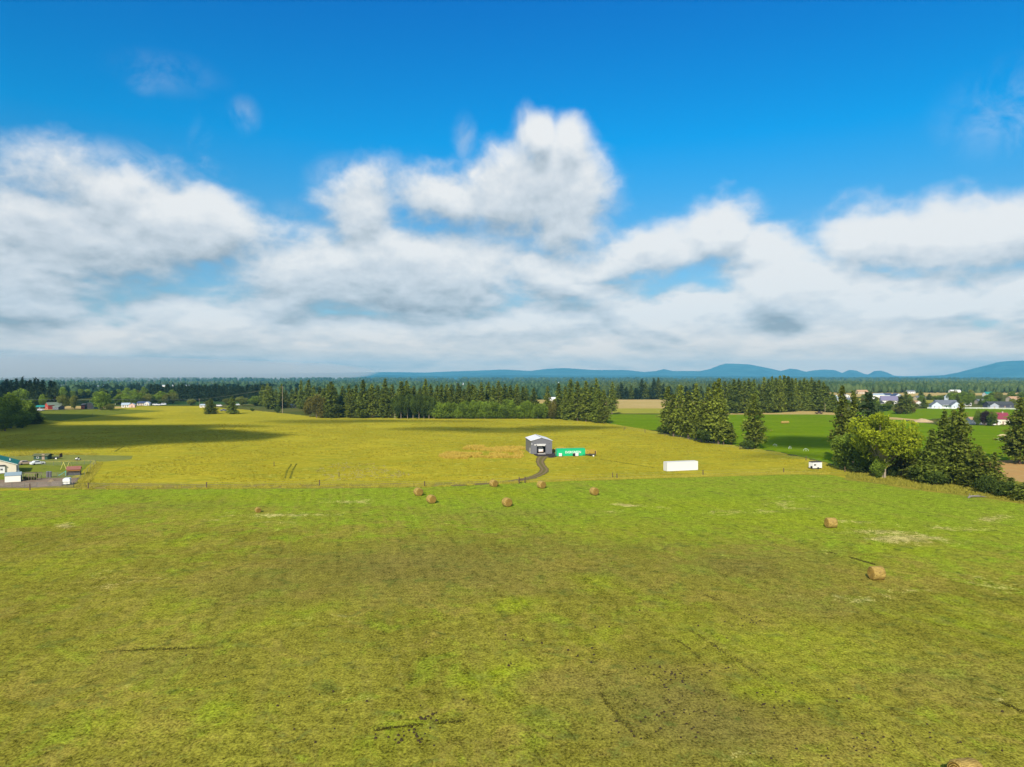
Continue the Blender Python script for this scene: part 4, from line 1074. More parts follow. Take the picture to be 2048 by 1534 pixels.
def tank(px, py, label, s=1.15):
    x, y = G(px, py)
    r = empty('liquid_tank', (x, y, .03), 0, label, 'tank')
    b = MB(); b.prism([(-s/2, .16), (s/2, .16), (s/2, s), (s/2-.08, s+.08), (-s/2+.08, s+.08), (-s/2, s)], 0, s); b.build('bottle', WHITE, r)
    c = MB()
    for k in range(5):
        q = -s/2-.02+k*(s+.0)/4
        c.tube([(q, -.03, .1), (q, -.03, s)], .015, 4); c.tube([(-s/2-.02, -.03, .2+k*.2), (s/2+.02, -.03, .2+k*.2)], .012, 4)
    c.build('cage', GALV, r)
    MB().box(-s/2-.02, s/2+.02, -.02, s+.02, 0, .14).build('pallet', WOOD, r)
    MB().cyl(0, s/2, s+.08, s+.14, .12, 12).build('cap', BLACK, r)
tank(1121, 913.6, 'white square tank before the left end of the green container')
tank(1154, 912.9, 'white square tank before the middle of the green container')
def drum(px, py, label, r=.32, h=.95, m=BLACK):
    x, y = G(px, py); o = empty('drum', (x, y, .02), 0, label, 'drum')
    b = MB(); b.cyl(0, 0, 0, h, r, 16)
    for z in (h*.33, h*.66): b.cyl(0, 0, z-.02, z+.02, r+.02, 16)
    b.build('barrel', m, o); MB().cyl(.1, 0, h, h+.03, .05, 8).build('bung', GALV, o)
drum(1148.5, 912.5, 'black drum beside the middle white tank', .55, 1.1)
def flat_trailer(px, py, label):
    x, y = G(px, py); o = empty('flatbed_trailer', (x, y, .02), .05, label, 'trailer')
    MB().box(-1.9, 1.6, 0, 1.8, .45, .55).build('deck', BLACK, o)
    t_ = MB(); t_.tube([(-1.9, .2, .45), (-3.2, .9, .42)], .05, 6); t_.tube([(-1.9, 1.6, .45), (-3.2, .9, .42)], .05, 6); t_.build('tongue', BLACK, o)
    g_ = MB(); g_.box(1.55, 1.65, 0, 1.8, .5, 1.9); g_.build('ramp_gate', mat('dark_rust', (.09, .05, .035), .9), o)
    r_ = MB()
    for z in (.8, 1.0): r_.box(-1.9, 1.5, 0, .05, z-.03, z+.03)
    for k in (-1.9, -.8, .3, 1.45): r_.box(k, k+.05, 0, .05, .55, 1.0)
    r_.build('side_rail', BLACK, o)
    for yy in (-.12, 1.75):
        w = MB(); w.tube([(-.2, yy, .33), (-.2, yy+.17, .33)], .33, 14); w.build('wheel', RUBBER, o)
    MB().box(.4, .9, -.6, -.2, 0, .45).build('wheel_chock', WHITE, o)
flat_trailer(1183, 912.5, 'black flatbed trailer with upright rear gate right of the green container')

# ---- bales
def bale_mats():
    m, t, p = material('straw_side')
    co = t.objco()
    n = t.noise(t.v('MULTIPLY', co, (1.2, 9, 9)), 1.6, 5, .65); n2 = t.noise(co, 1.6, 4, .6); n3 = t.noise(co, 14, 3, .7)
    c = t.mix(t.ramp(n, .3, .7), (.17, .11, .025), (.54, .385, .11))
    c = t.mix(t.ramp(n2, .45, .75, 0, .5), c, (.22, .14, .06))
    c = t.v('SCALE', c, t.m('MULTIPLY_ADD', n3, .9, .55))
    t.put(p.inputs['Base Color'], c); p.inputs['Roughness'].default_value = .95; p.inputs['Specular IOR Level'].default_value = .05
    b = t.new('ShaderNodeBump'); b.inputs['Strength'].default_value = .9; b.inputs['Distance'].default_value = .06
    t.put(b.inputs['Height'], t.m('ADD', n, n3)); t.put(p.inputs['Normal'], b.outputs[0])
    m2, t, p = material('straw_spiral')
    co = t.objco(); x, y, z = t.sep(co)[0:3]
    r = t.m('SQRT', t.m('ADD', t.m('POWER', y, 2), t.m('POWER', z, 2)))
    an = t.m('ARCTAN2', z, y)
    w = t.m('SINE', t.m('ADD', t.m('MULTIPLY', r, 42.0), t.m('ADD', an, t.m('MULTIPLY', t.noise(co, 4, 3), 6.0))))
    n3 = t.noise(co, 10, 4, .7)
    c = t.mix(t.ramp(w, -1, 1), (.19, .11, .022), (.56, .37, .085))
    c = t.v('SCALE', c, t.m('MULTIPLY_ADD', n3, 1.1, .45))
    t.put(p.inputs['Base Color'], c); p.inputs['Roughness'].default_value = .95; p.inputs['Specular IOR Level'].default_value = .05
    b = t.new('ShaderNodeBump'); b.inputs['Strength'].default_value = .9; b.inputs['Distance'].default_value = .06
    t.put(b.inputs['Height'], t.m('ADD', w, n3)); t.put(p.inputs['Normal'], b.outputs[0])
    return m, m2
BS, BE = bale_mats()
def bale_proto():
    """round bale lying on the ground, axis along x"""
    rng = np.random.default_rng(3)
    root = empty('hay_bale', (0, 0, 0))
    rad, L, n = .96, 1.75, 40
    prof = [(-L/2, .86), (-L/2+.05, .94), (-L/2+.16, 1.0), (-L*.2, 1.01), (0, 1.02), (L*.2, 1.01), (L/2-.16, 1.0), (L/2-.05, .94), (L/2, .86)]
    mb = MB(); vs = []
    for i, (x, k) in enumerate(prof):
        for j in range(n):
            a = 2*math.pi*j/n
            r = rad*k*(1+.018*math.sin(3*a+x*2)+rng.normal()*.010)
            z = math.sin(a)*r; z = max(z, -rad*.93)*(1 if z > -rad*.5 else 1)
            vs.append((x, math.cos(a)*r*(1.03 if z < -rad*.6 else 1), z))
    fs = [(i*n+j, i*n+(j+1) % n, (i+1)*n+(j+1) % n, (i+1)*n+j) for i in range(len(prof)-1) for j in range(n)]
    mb.add(vs, fs); b = mb.build('body', BS, root, True); b.location.z = rad*.93
    for s in (-1, 1):
        e = MB(); vs = [(s*(L/2-.02), 0, 0)]; fs = []
        for q, bul in ((.35, .03), (.65, .02), (.845, -.01)):
            for j in range(n):
                a = 2*math.pi*j/n; vs.append((s*(L/2+bul+rng.normal()*.012), math.cos(a)*rad*q, max(-rad*.92, math.sin(a)*rad*q)))
        fs += [(0, 1+j, 1+(j+1) % n) for j in range(n)]
        for k in range(2): fs += [(1+k*n+j, 1+(k+1)*n+j, 1+(k+1)*n+(j+1) % n, 1+k*n+(j+1) % n) for j in range(n)]
        e.add(vs, fs); o = e.build('end_face', BE, root, True); o.location.z = rad*.93
    w = MB()
    rng2 = random.Random(4)
    for k in range(160):                                   # loose stalks sticking out
        a = rng2.uniform(-.3, 3.44); x = rng2.uniform(-L/2, L/2); c, s = math.cos(a)*rad, math.sin(a)*rad
        dx, da = rng2.uniform(-.12, .12), rng2.uniform(-.12, .12)
        w.add([(x, c*1.0, s*1.0), (x+.015, c, s), (x+dx, math.cos(a+da)*rad*1.08, math.sin(a+da)*rad*1.08)], [(0, 1, 2)])
    o = w.build('loose_straw', BS, root); o.location.z = rad*.93
    return root
bales = [  # px, foot row, axis heading (deg, direction of the visible end), label
    (836, 992.5, -60, 'round hay bale, leftmost of the row just inside the fence'),
    (862, 1007.5, -58, 'round hay bale slightly in front of the leftmost far one'),
    (987, 974.5, -58, 'round hay bale right beside the fence below the winding track'),
    (1014, 1014.0, -62, 'round hay bale nearest in the middle of the far row'),
    (1083, 977.5, -58, 'round hay bale below and right of the wooden gate frame'),
    (1189, 991.0, -66, 'round hay bale, rightmost of the far row below the containers'),
    (1665, 1057.0, -172, 'round hay bale standing alone on bright green grass below the copse'),
    (1758, 1162.0, -172, 'large round hay bale on the right half of the near field'),
    (1945, 1584.0, -168, 'round hay bale cut off by the bottom right edge of the view')]
bp = bale_proto()
for i, (px, py, hd, lab) in enumerate(bales):
    o = bp if i == 0 else copy_tree(bp)
    x, y = G(px, py); o.location = (x, y+.7, .05); o.rotation_euler = (0, 0, R(hd)); o['label'] = lab; o['category'] = 'hay bale'; o['group'] = 'round hay bales on the mown field'
    s = 1.06-.02*(i % 3); o.scale = (s, s, s)
o = copy_tree(bp); x, y = G(516, 1025.5); o.location = (x, y, .03); o.rotation_euler = (0, 0, R(-60)); o.scale = (.7, .62, .62)
o['label'] = 'small slumped half bale alone at the left of the mown field'; o['category'] = 'hay bale'; o['group'] = 'round hay bales on the mown field'
# row of old bales in the green field
for i in range(5):
    o = copy_tree(bp); x, y = G(1565+i*3.2, 847.2); o.location = (x, y+i*.6, .05); o.rotation_euler = (0, 0, R(8)); o.scale = (.95, .85, .8)
    tag(o, 'orange bale in the short row on the bright green field', 'hay bale', 'row of bales on the green field')

# ---- fence between hay field and meadow
def post_fence(name, pts, hgt, r, mt, label, wires=3, wr=.012, extra=None, gaps=()):
    root = empty(name, (0, 0, 0), 0, label, 'fence')
    W = [Vector((*G(*p), 0)) for p in pts]
    for w in W:
        p = MB(); hh = hgt*rnd(.92, 1.08); lx, ly = rnd(-.06, .06), rnd(-.06, .06)
        p.tube([(0, 0, -.1), (lx, ly, hh)], r, 8, r*.9); o = p.build('post', mt, root); o.location = w
    wb = MB()
    for i in range(len(W)-1):
        if i in gaps: continue
        for k in range(wires):
            z = hgt*(.3+.6*k/max(1, wires-1)) if wires > 1 else hgt*.9
            a = W[i]+Vector((0, 0, z)); b = W[i+1]+Vector((0, 0, z)); wb.tube([a, (a+b)/2-Vector((0, 0, .03)), b], wr, 3)
    if wires: wb.build('wire', GALV, root)
    return root
random.seed(9)
root = post_fence('wire_fence', [(-60,983),(60,980),(176.5,978.5),(413.5,976.5),(639,972.5),(849.5,974),(1038,966)], 1.65, .15, WOOD, 'wire fence of dark wooden posts left of the gate frame')
root = post_fence('wire_fence', [(1050,965.5),(1234,957.5),(1406,951),(1567.5,946.5),(1690,944)], 1.65, .15, WOOD, 'wire fence of dark wooden posts right of the gate frame', extra=None)
post_fence('wire_fence', [(1220,848),(1250,858),(1290,865),(1330,872),(1400,885),(1480,899),(1612,921),(1680,936)], 1.5, .14, WOOD, 'wire fence between the meadow and the bright green field')
for px, py, lab in [(678,954,'short thin stake in the meadow above the fence'),(548,932,'thin stake left of the wheel tracks in the meadow'),(1225,955,'short dark stake below the green container'),(121,832,'dark post in the paddock near the red barn'),(184.5,831,'dark post in the paddock below the arched barn'),(1248,861,'thin dark stake at the head of the meadow boundary')]:
    x, y = G(px, py); p = MB(); p.tube([(0, 0, -.1), (.03, 0, 1.5)], .12, 8, .10); o = p.build('stake', WOOD); o.location = (x, y, 0); tag(o, lab, 'stake')
# gate frame
x0, y0 = G(1038.5, 967); x1, y1 = G(1050, 966)
gr = empty('gate_frame', ((x0+x1)/2, (y0+y1)/2, 0), math.atan2(y1-y0, x1-x0), 'dark wooden H shaped brace where the track meets the fence', 'gate')
gw = math.hypot(x1-x0, y1-y0)/2
for s in (-1, 1):
    p = MB(); p.tube([(s*gw, 0, -.1), (s*gw, 0, 1.75)], .16, 8); p.build('post', WOOD, gr)
MB().box(-gw, gw, -.08, .08, 1.05, 1.28).build('rail', WOOD, gr)

# ---- small white site trailer near the copse
x, y = G(1635, 938.5)
st = empty('box_trailer', (x, y, .02), .28, 'small white box trailer with rack on its roof by the copse', 'trailer')
MB().box(-1.75, 1.75, 0, 2.0, .35, 2.15).build('box', WHITE, st)
fr = MB()
for k in range(6): fr.box(-1.7+k*.64, -1.62+k*.64, .1, 1.9, 2.16, 2.42)
for yy in (.1, 1.85): fr.box(-1.7, 1.65, yy, yy+.06, 2.42, 2.48)
fr.build('roof_rack', mat('faded_black', (.06, .06, .07)), st)
MB().box(-1.4, -.55, -.03, -.002, 1.2, 1.65).build('window', GLASS, st)
MB().box(-.28, -.25, -.02, -.002, .4, 2.1).build('seam', mat('faded_black', (.06, .06, .07)), st)
tg = MB(); tg.tube([(-1.75, .4, .4), (-3.0, 1.0, .35)], .05, 6); tg.tube([(-1.75, 1.6, .4), (-3.0, 1.0, .35)], .05, 6); tg.build('tongue', BLACK, st)
MB().box(-2.05, -1.76, .2, .8, .35, 1.0).build('tool_box', BLACK, st)
for yy in (-.14, 1.97):
    w = MB(); w.tube([(.2, yy, .34), (.2, yy+.16, .34)], .34, 14); w.build('wheel', RUBBER, st)
# fallen log
lg = empty('fallen_log', (*G(1950, 995.5), .0), .05, 'weathered grey fallen log in the golden verge at the right', 'log')
m = plain('weathered_wood', (.20, .18, .16), .9, bump=.6, var=.25)
b = MB(); b.tube([(-2.4, -.9, .15), (-1.5, -.2, .35), (-.3, .15, .4), (1.1, .1, .35), (2.3, -.3, .3)], [.16, .26, .24, .17, .07], 9); b.build('trunk', m, lg, True)
for pts in ([(-1.5, -.2, .4), (-1.2, .5, .8), (-.6, .9, 1.0)], [(.6, .1, .4), (1.2, .7, .6), (2.2, 1.0, .5)], [(1.0, .1, .4), (1.6, -.6, .5), (2.5, -.9, .3)]):
    b = MB(); b.tube(pts, [.09, .06, .02], 6); b.build('branch', m, lg)
# ---------------------------------------------------------------- cars
def car(px, py, rz, col, label, kind='car', group=None, s=1.0, name='parked_car'):
    x, y = G(px, py); r = empty(name, (x, y, .04), rz, label, 'truck' if kind == 'pickup' else 'car', group, (s, s, s))
    cm = mat('paint_%d_%d_%d' % tuple(int(c*99) for c in col), col, .3, spec=.5, var=.04)
    if kind == 'pickup':
        side = [(-2.6, .5), (2.6, .5), (2.65, .85), (2.5, 1.1), (1.3, 1.18), (-2.6, 1.18)]; cab = [(-.7, 1.17), (1.35, 1.17), (.75, 1.75), (-.6, 1.78)]
    elif kind == 'van':
        side = [(-2.3, .4), (2.3, .4), (2.35, .8), (2.2, 1.1), (-2.3, 1.1)]; cab = [(-2.28, 1.09), (1.9, 1.09), (1.2, 1.85), (-2.15, 1.9)]
    else:
        side = [(-2.2, .35), (2.2, .35), (2.25, .65), (2.1, .85), (1.1, .95), (-1.9, .98), (-2.22, .9)]; cab = [(-1.7, .96), (1.05, .94), (.35, 1.42), (-1.1, 1.45)]
    b = MB(); b.prism(side, -.88, .88); b.prism([(cx*1.0, cz+.002) for cx, cz in cab], -.74, .74); b.build('body', cm, r)
    g_ = MB(); c0 = cab
    zlo, zhi = c0[0][1]+.06, max(c0[2][1], c0[3][1])-.10
    xl = c0[0][0]+.25; xr = c0[1][0]-.35; g_.prism([(xl, zlo), (xr, zlo), (c0[2][0]-.05, zhi), (c0[3][0]+.12, zhi)], -.755, .755); g_.build('side_window', GLASS, r)
    w_ = MB(); (ax, az), (bx, bz) = c0[1], c0[2]
    w_.add([(ax+.012, -.62, az+.06), (ax+.012, .62, az+.06), (bx+.03, .56, bz-.05), (bx+.03, -.56, bz-.05)], [(0, 1, 2, 3)]); w_.build('windscreen', GLASS, r)
    for sx in (-1.4, 1.45):
        for yy in (-.9, .68):
            w = MB(); w.tube([(sx, yy, .33), (sx, yy+.22, .33)], .33, 12); w.build('wheel', RUBBER, r)
    return r

# ---------------------------------------------------------------- farmstead on the left edge
TEAL = ribbed('teal_roof_steel', (.008, .175, .125), .5, 1, .03, .6)
CREAM = ribbed('cream_siding', (.66, .60, .48), .22, 2, .015, .7)
def farmhouse():
    xr, yr = G(32.5, 947)
    W, D, hh, rh = 12.5, 10.5, 2.9, 2.35
    A_ = .54
    r = empty('farmhouse', (xr-W/2*math.cos(A_), yr-W/2*math.sin(A_), .05), A_, 'cream farmhouse with teal metal roof at the left edge', 'house')
    MB().prism([(-W/2, 0), (W/2, 0), (W/2, hh), (0, hh+rh), (-W/2, hh)], 0, D).build('wall', CREAM, r)
    for s in (-1, 1):
        o = .35; e = W/2+o; ez = hh-o*rh/(W/2)+.03
        rf = MB().prism([(0, hh+rh+.03), (s*e, ez), (s*e, ez+.14), (0, hh+rh+.17)], -.4, D+.4).build('roof', TEAL, r)
        if s == 1:
            for (vx, vy) in ((1.6, 3.0), (4.4, 4.0)):
                z = hh+rh-vx*rh/(W/2); MB().cyl(vx, vy, z, z+.7, .16, 10).build('vent_pipe', WHITE, rf)
        f = MB().prism([(0, hh+rh-.12), (s*(e+.02), ez-.14), (s*(e+.02), ez+.03), (0, hh+rh+.03)], -.43, -.36); f.build('fascia', TRIM, r)
    bay = MB().box(-W/2+1.0, 3.4, -.5, -.004, .35, 2.5).build('bay', TRIM, r)
    MB().prism([(-W/2+.8, 2.5), (3.6, 2.5), (3.4, 2.85), (-W/2+1.0, 2.85)], -.7, -.004).build('bay_roof', mat('dark_shingle', (.05, .05, .05), .9), r)
    for k in range(8):
        x = -W/2+1.25+k*1.03
        w = MB().box(x, x+.72, -.54, -.503, 1.2, 2.2).build('window', TRIM, r)
        MB().box(x+.06, x+.66, -.56, -.543, 1.26, 1.66).build('pane', GLASS, w)
        MB().box(x+.06, x+.66, -.56, -.543, 1.72, 2.14).build('pane', mat('blind', (.55, .55, .55), .6), w)
    MB().box(W/2+.004, W/2+.05, 3, 4, .1, 2.1).build('door', mat('door_paint', (.30, .22, .17), .5), r)
farmhouse()
def shed_lowroof():
    x, y = G(25.5, 964.5); w = 3.75; d = 2.6; h = 1.85
    r = empty('garden_shed', (x, y, .08), .46, 'small white shed with pale blue roof beside the dirt yard', 'shed')
    MB().prism([(0, 0), (d, 0), (d, h), (d/2, h+.75), (0, h)], -w/2, w/2, Matrix(((0, 1, 0, 0), (1, 0, 0, 0), (0, 0, 1, 0), (0, 0, 0, 1)))).build('wall', ribbed('white_shed_wall', (.76, .75, .66), .3, 0, .015), r)
    m = ribbed('blue_roof_steel', (.22, .30, .34), .3, 0, .02)
    for s in (0, 1):
        a = -.15 if s == 0 else d+.15
        q = MB(); vs = []
        for xx in (-w/2-.12, w/2+.12): vs += [(xx, d/2, h+.78), (xx, a, h-.06), (xx, a, h+.0), (xx, d/2, h+.86)]
        q.add(vs, [(0, 1, 2, 3), (7, 6, 5, 4), (0, 4, 5, 1), (1, 5, 6, 2), (2, 6, 7, 3), (3, 7, 4, 0)]); q.build('roof', m, r)
    MB().box(w/2+.003, w/2+.04, .7, 1.7, .05, 1.75).build('door', mat('dark_teal', (.03, .10, .10)), r)
shed_lowroof()
def playset():
    x, y = G(147, 951)
    WD = plain('cedar_boards', (.42, .17, .05), .8, var=.2, bump=.3)
    r = empty('playhouse', (x, y, .08), .42, 'brown wooden playhouse on stilts with red brown roof by the swing', 'playhouse')
    w, d = 3.7, 2.2
    MB().box(-w/2+.1, w/2-.1, 0, d, 1.35, 1.75).build('wall', WD, r)
    for s in (-1, 1): MB().prism([(-.0, 1.75), (d, 1.75), (d/2, 2.55)], s*(w/2-.2)-.05, s*(w/2-.2)+.05, Matrix(((0, 1, 0, 0), (1, 0, 0, 0), (0, 0, 1, 0), (0, 0, 0, 1)))).build('gable', WD, r)
    MB().box(-w/2+.1, w/2-.1, 0, d, .95, 1.05).build('deck', WOOD, r)
    lo = MB().box(-w/2+.2, w/2-.2, .3, d-.1, 0, .94); lo.build('base', mat('dark_infill', (.05, .05, .06), .9), r)  # dark block standing in for the shade between the stilts
    for sx in (-1, 1):
        for yy in (0.05, d-.15): MB().box(sx*(w/2-.15)-.07, sx*(w/2-.15)+.07, yy, yy+.12, 0, 1.35).build('post', WOOD, r)
    m = plain('red_brown_shingle', (.24, .10, .075), .9, var=.2)
    for s in (0, 1):
        a = -.25 if s == 0 else d+.25; q = MB(); vs = []
        for xx in (-w/2-.1, w/2+.1): vs += [(xx, d/2, 2.6), (xx, a, 1.7), (xx, a, 1.76), (xx, d/2, 2.68)]
        q.add(vs, [(0, 1, 2, 3), (7, 6, 5, 4), (0, 4, 5, 1), (1, 5, 6, 2), (2, 6, 7, 3), (3, 7, 4, 0)]); q.build('roof', m, r)
    sl = empty('slide', (x-(w/2+.1)*math.cos(.42), y-(w/2+.1)*math.sin(.42), .08), .42, 'pale teal slide leaning against the left side of the playhouse', 'slide')
    t_ = plain('teal_plastic', (.12, .42, .36), .4)
    q = MB(); vs = []
    for (xx, zz) in ((0, 1.3), (-.5, .95), (-1.3, .4), (-1.9, .12)): vs += [(xx, -.4, zz+.2), (xx, -.35, zz), (xx, .1, zz), (xx, .15, zz+.2)]
    q.add(vs, [(i*4+k, i*4+k+1, i*4+k+5, i*4+k+4) for i in range(3) for k in range(3)]); q.build('chute', t_, sl)
    MB().box(-.12, 0, -.35, -.25, 0, 1.3).build('ladder', t_, sl)
    x, y = G(127, 939.5)
    sw = empty('swing_set', (x, y, .08), 0, 'yellow A frame swing set behind the playhouse', 'swing')
    ym = plain('yellow_pipe', (.62, .56, .16), .5)
    for yy in (0, 3.2):
        for s in (-1, 1): q = MB(); q.tube([(0, yy, 2.3), (s*.95, yy, 0)], .07, 6); q.build('leg', ym, sw)
    q = MB(); q.tube([(0, 0, 2.3), (0, 3.2, 2.3)], .06, 6); q.build('top_bar', ym, sw)
    for yy in (1.0, 2.1):
        q = MB(); q.tube([(0, yy-.2, 2.3), (0, yy-.2, .55)], .01, 3); q.tube([(0, yy+.2, 2.3), (0, yy+.2, .55)], .01, 3); q.box(-.1, .1, yy-.22, yy+.22, .5, .54); q.build('swing_seat', BLACK, sw)
playset()
# chain link fence round the yard
def chain():
    m, t, p = material('chain_mesh'); nt = m.node_tree
    p.inputs['Base Color'].default_value = (.30, .31, .31, 1); p.inputs['Roughness'].default_value = .5; p.inputs['Metallic'].default_value = .5
    tr = t.new('ShaderNodeBsdfTransparent'); mx = t.new('ShaderNodeMixShader'); mx.inputs[0].default_value = .14
    nt.links.new(tr.outputs[0], mx.inputs[1]); nt.links.new(p.outputs[0], mx.inputs[2]); nt.links.new(mx.outputs[0], nt.nodes['Material Output'].inputs[0])
    for pts, lab in (([(83,931),(91,931),(107,931.5),(123,931),(138,930.5),(154,930),(169,929.5),(181,929),(192,929)], 'far side of the chain link fence behind the playhouse'),
                ([(192,929),(187,934),(181,940),(175,946),(169,953),(162,960),(155,967),(147,975)], 'slanting right hand side of the chain link fence'),
                ([(147,975),(134,975),(120,975),(98,975.5),(74,976),(49,976.5),(24,976),(-2,976),(-30,976)], 'near side of the chain link fence along the dirt yard'),
                ([(38,955),(57,955.5),(80,955.5),(115,955.5),(133,955.5),(150,955.5),(160,955.5)], 'inner chain link fence between lawn and dirt yard')):
        r = empty('chain_link_fence', (0, 0, 0), 0, lab, 'fence', 'chain link fences round the farmhouse yard')
        W = [Vector((*G(*q), .05)) for q in pts]
        for w in W:
            q = MB(); q.tube([(0, 0, 0), (0, 0, 1.5)], .05, 6); o = q.build('post', mat('fence_grey', (.13, .13, .12)), r); o.location = w
        q = MB(); ms = MB()
        for a, b in zip(W, W[1:]):
            q.tube([a+Vector((0, 0, 1.46)), b+Vector((0, 0, 1.46))], .03, 5)
            ms.add([a+Vector((0, 0, .05)), b+Vector((0, 0, .05)), b+Vector((0, 0, 1.44)), a+Vector((0, 0, 1.44))], [(0, 1, 2, 3)])
        q.build('top_rail', mat('fence_grey', (.13, .13, .12)), r); ms.build('mesh', m, r)
chain()
def cargo_trailer():
    x, y = G(132.3, 971.5)
    r = empty('cargo_trailer', (x, y, .1), .40, 'small white enclosed trailer parked at the corner of the dirt yard', 'trailer')
    MB().prism([(-.85, .35), (.85, .35), (.85, 1.65), (.7, 1.85), (-.7, 1.85), (-.85, 1.65)], 0, 2.6).build('box', WHITE, r)
    MB().box(-.86, .86, -.02, -.002, .85, .9).build('trim_strip', mat('dark_trim', (.08, .08, .09)), r)
    q = MB(); q.tube([(-.5, 0, .38), (0, -1.0, .35)], .04, 5); q.tube([(.5, 0, .38), (0, -1.0, .35)], .04, 5); q.build('tongue', GALV, r)
    for s in (-1, 1): w = MB(); w.tube([(s*.86, 1.4, .32), (s*.86+s*.16, 1.4, .32)], .32, 12); w.build('wheel', RUBBER, r)
cargo_trailer()
for px, lab in ((95.3, 'left grey corrugated cylinder on the lawn edge'), (100.7, 'right grey corrugated cylinder on the lawn edge')):
    x, y = G(px, 955.3); r = empty('steel_cylinder', (x, y, .08), 0, lab, 'tank')
    q = MB()
    for k in range(9): q.cyl(0, 0, k*.19, k*.19+.1, .38, 16); q.cyl(0, 0, k*.19+.1, k*.19+.19, .35, 16)
    q.build('shell', mat('dull_grey', (.13, .12, .14), .6), r); MB().cyl(0, 0, 1.72, 1.78, .39, 16).build('lid', GALV, r)
def frame_hut():
    x, y = G(57, 961.5); r = empty('garden_trellis', (x, y, .08), 0, 'open timber trellis frame over green plants in the yard', 'trellis')
    m = mat('weathered_timber', (.22, .17, .11), .9)
    for k in range(7):
        xx = -2.3+k*.77; q = MB(); q.box(xx-.04, xx+.04, 0, .08, 0, 2.1); q.box(xx-.04, xx+.04, 2.2, 2.28, 0, 2.1); q.box(xx-.03, xx+.03, 0, 2.28, 2.1, 2.17); q.build('post', m, r)
    q = MB(); q.box(-2.4, 2.4, -.03, .0, 1.0, 1.07); q.box(-2.4, 2.4, -.03, .0, 2.0, 2.09); q.box(-2.4, 2.4, 2.28, 2.31, 2.0, 2.09); q.build('rail', m, r)
frame_hut()
for px, lab in ((50,'green garden plants under the left of the timber frame'),(58,'green garden plants under the middle of the timber frame'),(66,'green garden plants under the right of the timber frame'),(73.5,'dark upright bush at the right end of the timber frame')):
    tree('shrub', px, 960.8, 952.5 if px < 70 else 945, 9 if px < 70 else 6, lab, v=1)
def boards():
    x, y = G(113, 972.5); r = empty('fence_panel', (x, y, .1), .05, 'weathered vertical board panels beside the white enclosed trailer', 'panel')
    for k in range(15):
        xx = -1.3+k*.175; MB().box(xx, xx+.13, 0, .04, 0, 1.35+rnd(-.08, .08)).build('board', mat('grey_board', (.20, .16, .14), .9), r)
    MB().box(-1.35, 1.35, .042, .1, .3, .4).build('rail', WOOD, r); MB().box(-1.35, 1.35, .042, .1, 1.0, 1.1).build('rail', WOOD, r)
boards()
def heap(px, py, w, h, mt, label, name='dirt_heap', cat='heap', seed=0):
    x, y = G(px, py); n = 18; rr = 8; V = []; rng = np.random.default_rng(seed)
    for i in range(rr+1):
        for j in range(n):
            a = 2*math.pi*j/n; q = i/rr; V.append((math.cos(a)*w*.5*q*(1+rng.normal()*.06), math.sin(a)*w*.35*q*(1+rng.normal()*.06), h*(math.cos(q*math.pi/2)**1.3)*(1+rng.normal()*.06)-.02))
    Fc = [(i*n+j, (i+1)*n+j, (i+1)*n+(j+1) % n, i*n+(j+1) % n) for i in range(rr) for j in range(n)]
    q = MB(); q.add(V, Fc); o = q.build(name, mt, None, True); o.location = (x, y, .0); return tag(o, label, cat)
heap(104, 964, 2.8, .9, plain('brown_brush', (.20, .15, .09), .95, var=.4, bump=.8), 'heap of brown brush in the middle of the dirt yard')
heap(90, 972, 5.5, .55, plain('brown_earth', (.20, .14, .10), .95, var=.3, bump=.8), 'low mound of dark earth in the dirt yard', seed=2)
heap(1845, 844, 15, 2.2, plain('tan_heap', (.42, .31, .17), .95, var=.3, bump=.8, scale=.4), 'long tan earth heap in the green field at the right', seed=3)
heap(2005, 872, 6, 1.0, plain('straw_heap', (.5, .42, .2), .95, var=.3), 'pale heap at the near edge of the right green field', seed=5)
car(51, 929.5, .9, (.40, .30, .22), 'tan car beside the white car behind the farmhouse')
car(75, 929.5, 1.0, (.74, .76, .78), 'white car parked behind the farmhouse', s=.95)
def quonset(px, py, w, h, d, mt, front, label, name='shed', cat='shed'):
    x, y = G(px, py); r = empty(name, (x, y, 0), .03, label, cat); q = MB()
    P = [(-w/2, 0)]+[(-w/2*math.cos(math.pi*k/12), h*math.sin(math.pi*k/12)**.8) for k in range(1, 12)]+[(w/2, 0)]
    q.prism(P, 0.05, d); q.build('roof', mt, r)
    k = MB(); k.prism([(a*.96, b*.96) for a, b in P], -.02, .04); fo = k.build('front_wall', front, r)
    MB().box(-w*.2, w*.2, -.07, -.025, 0, h*.62).build('door', mat('door_dark', (.03, .03, .035)), fo)
    return r
house('garden_shed', 81, 919.5, 5.0, 2.5, 1.5, .5, plain('dark_green_boards', (.03, .07, .05), .8), plain('mossy_roof', (.10, .11, .05), .9), .0, 'x', 'low dark green shed at the back of the farmhouse lawn', 'shed', wins=1, ww=.6, wh=.5)
x, y = G(155.5, 920.5); r = empty('ride_on_mower', (x, y, .06), 2.6, 'small white and black ride on mower on the mown strip', 'mower')
MB().prism([(-.8, .25), (.9, .25), (.9, .65), (.3, .8), (-.3, .55), (-.8, .6)], -.4, .4).build('body', WHITE, r)
MB().box(-.55, -.1, -.25, .25, .6, .7).build('seat', BLACK, r); MB().box(-.6, -.52, -.25, .25, .7, 1.1).build('seat_back', BLACK, r)
for sx, rr in ((-.5, .3), (.6, .2)):
    for s in (-1, 1): w = MB(); w.tube([(sx, s*.42, rr), (sx, s*.62, rr)], rr, 12); w.build('wheel', RUBBER, r)
flat_trailer(110, 918, 'low utility trailer on the mown ground behind the fence')
drum(97.5, 917.5, 'dark barrel left of the low utility trailer', .35, 1.0)
drum(35, 946, 'white tank by the corner of the farmhouse', .5, .9, WHITE)

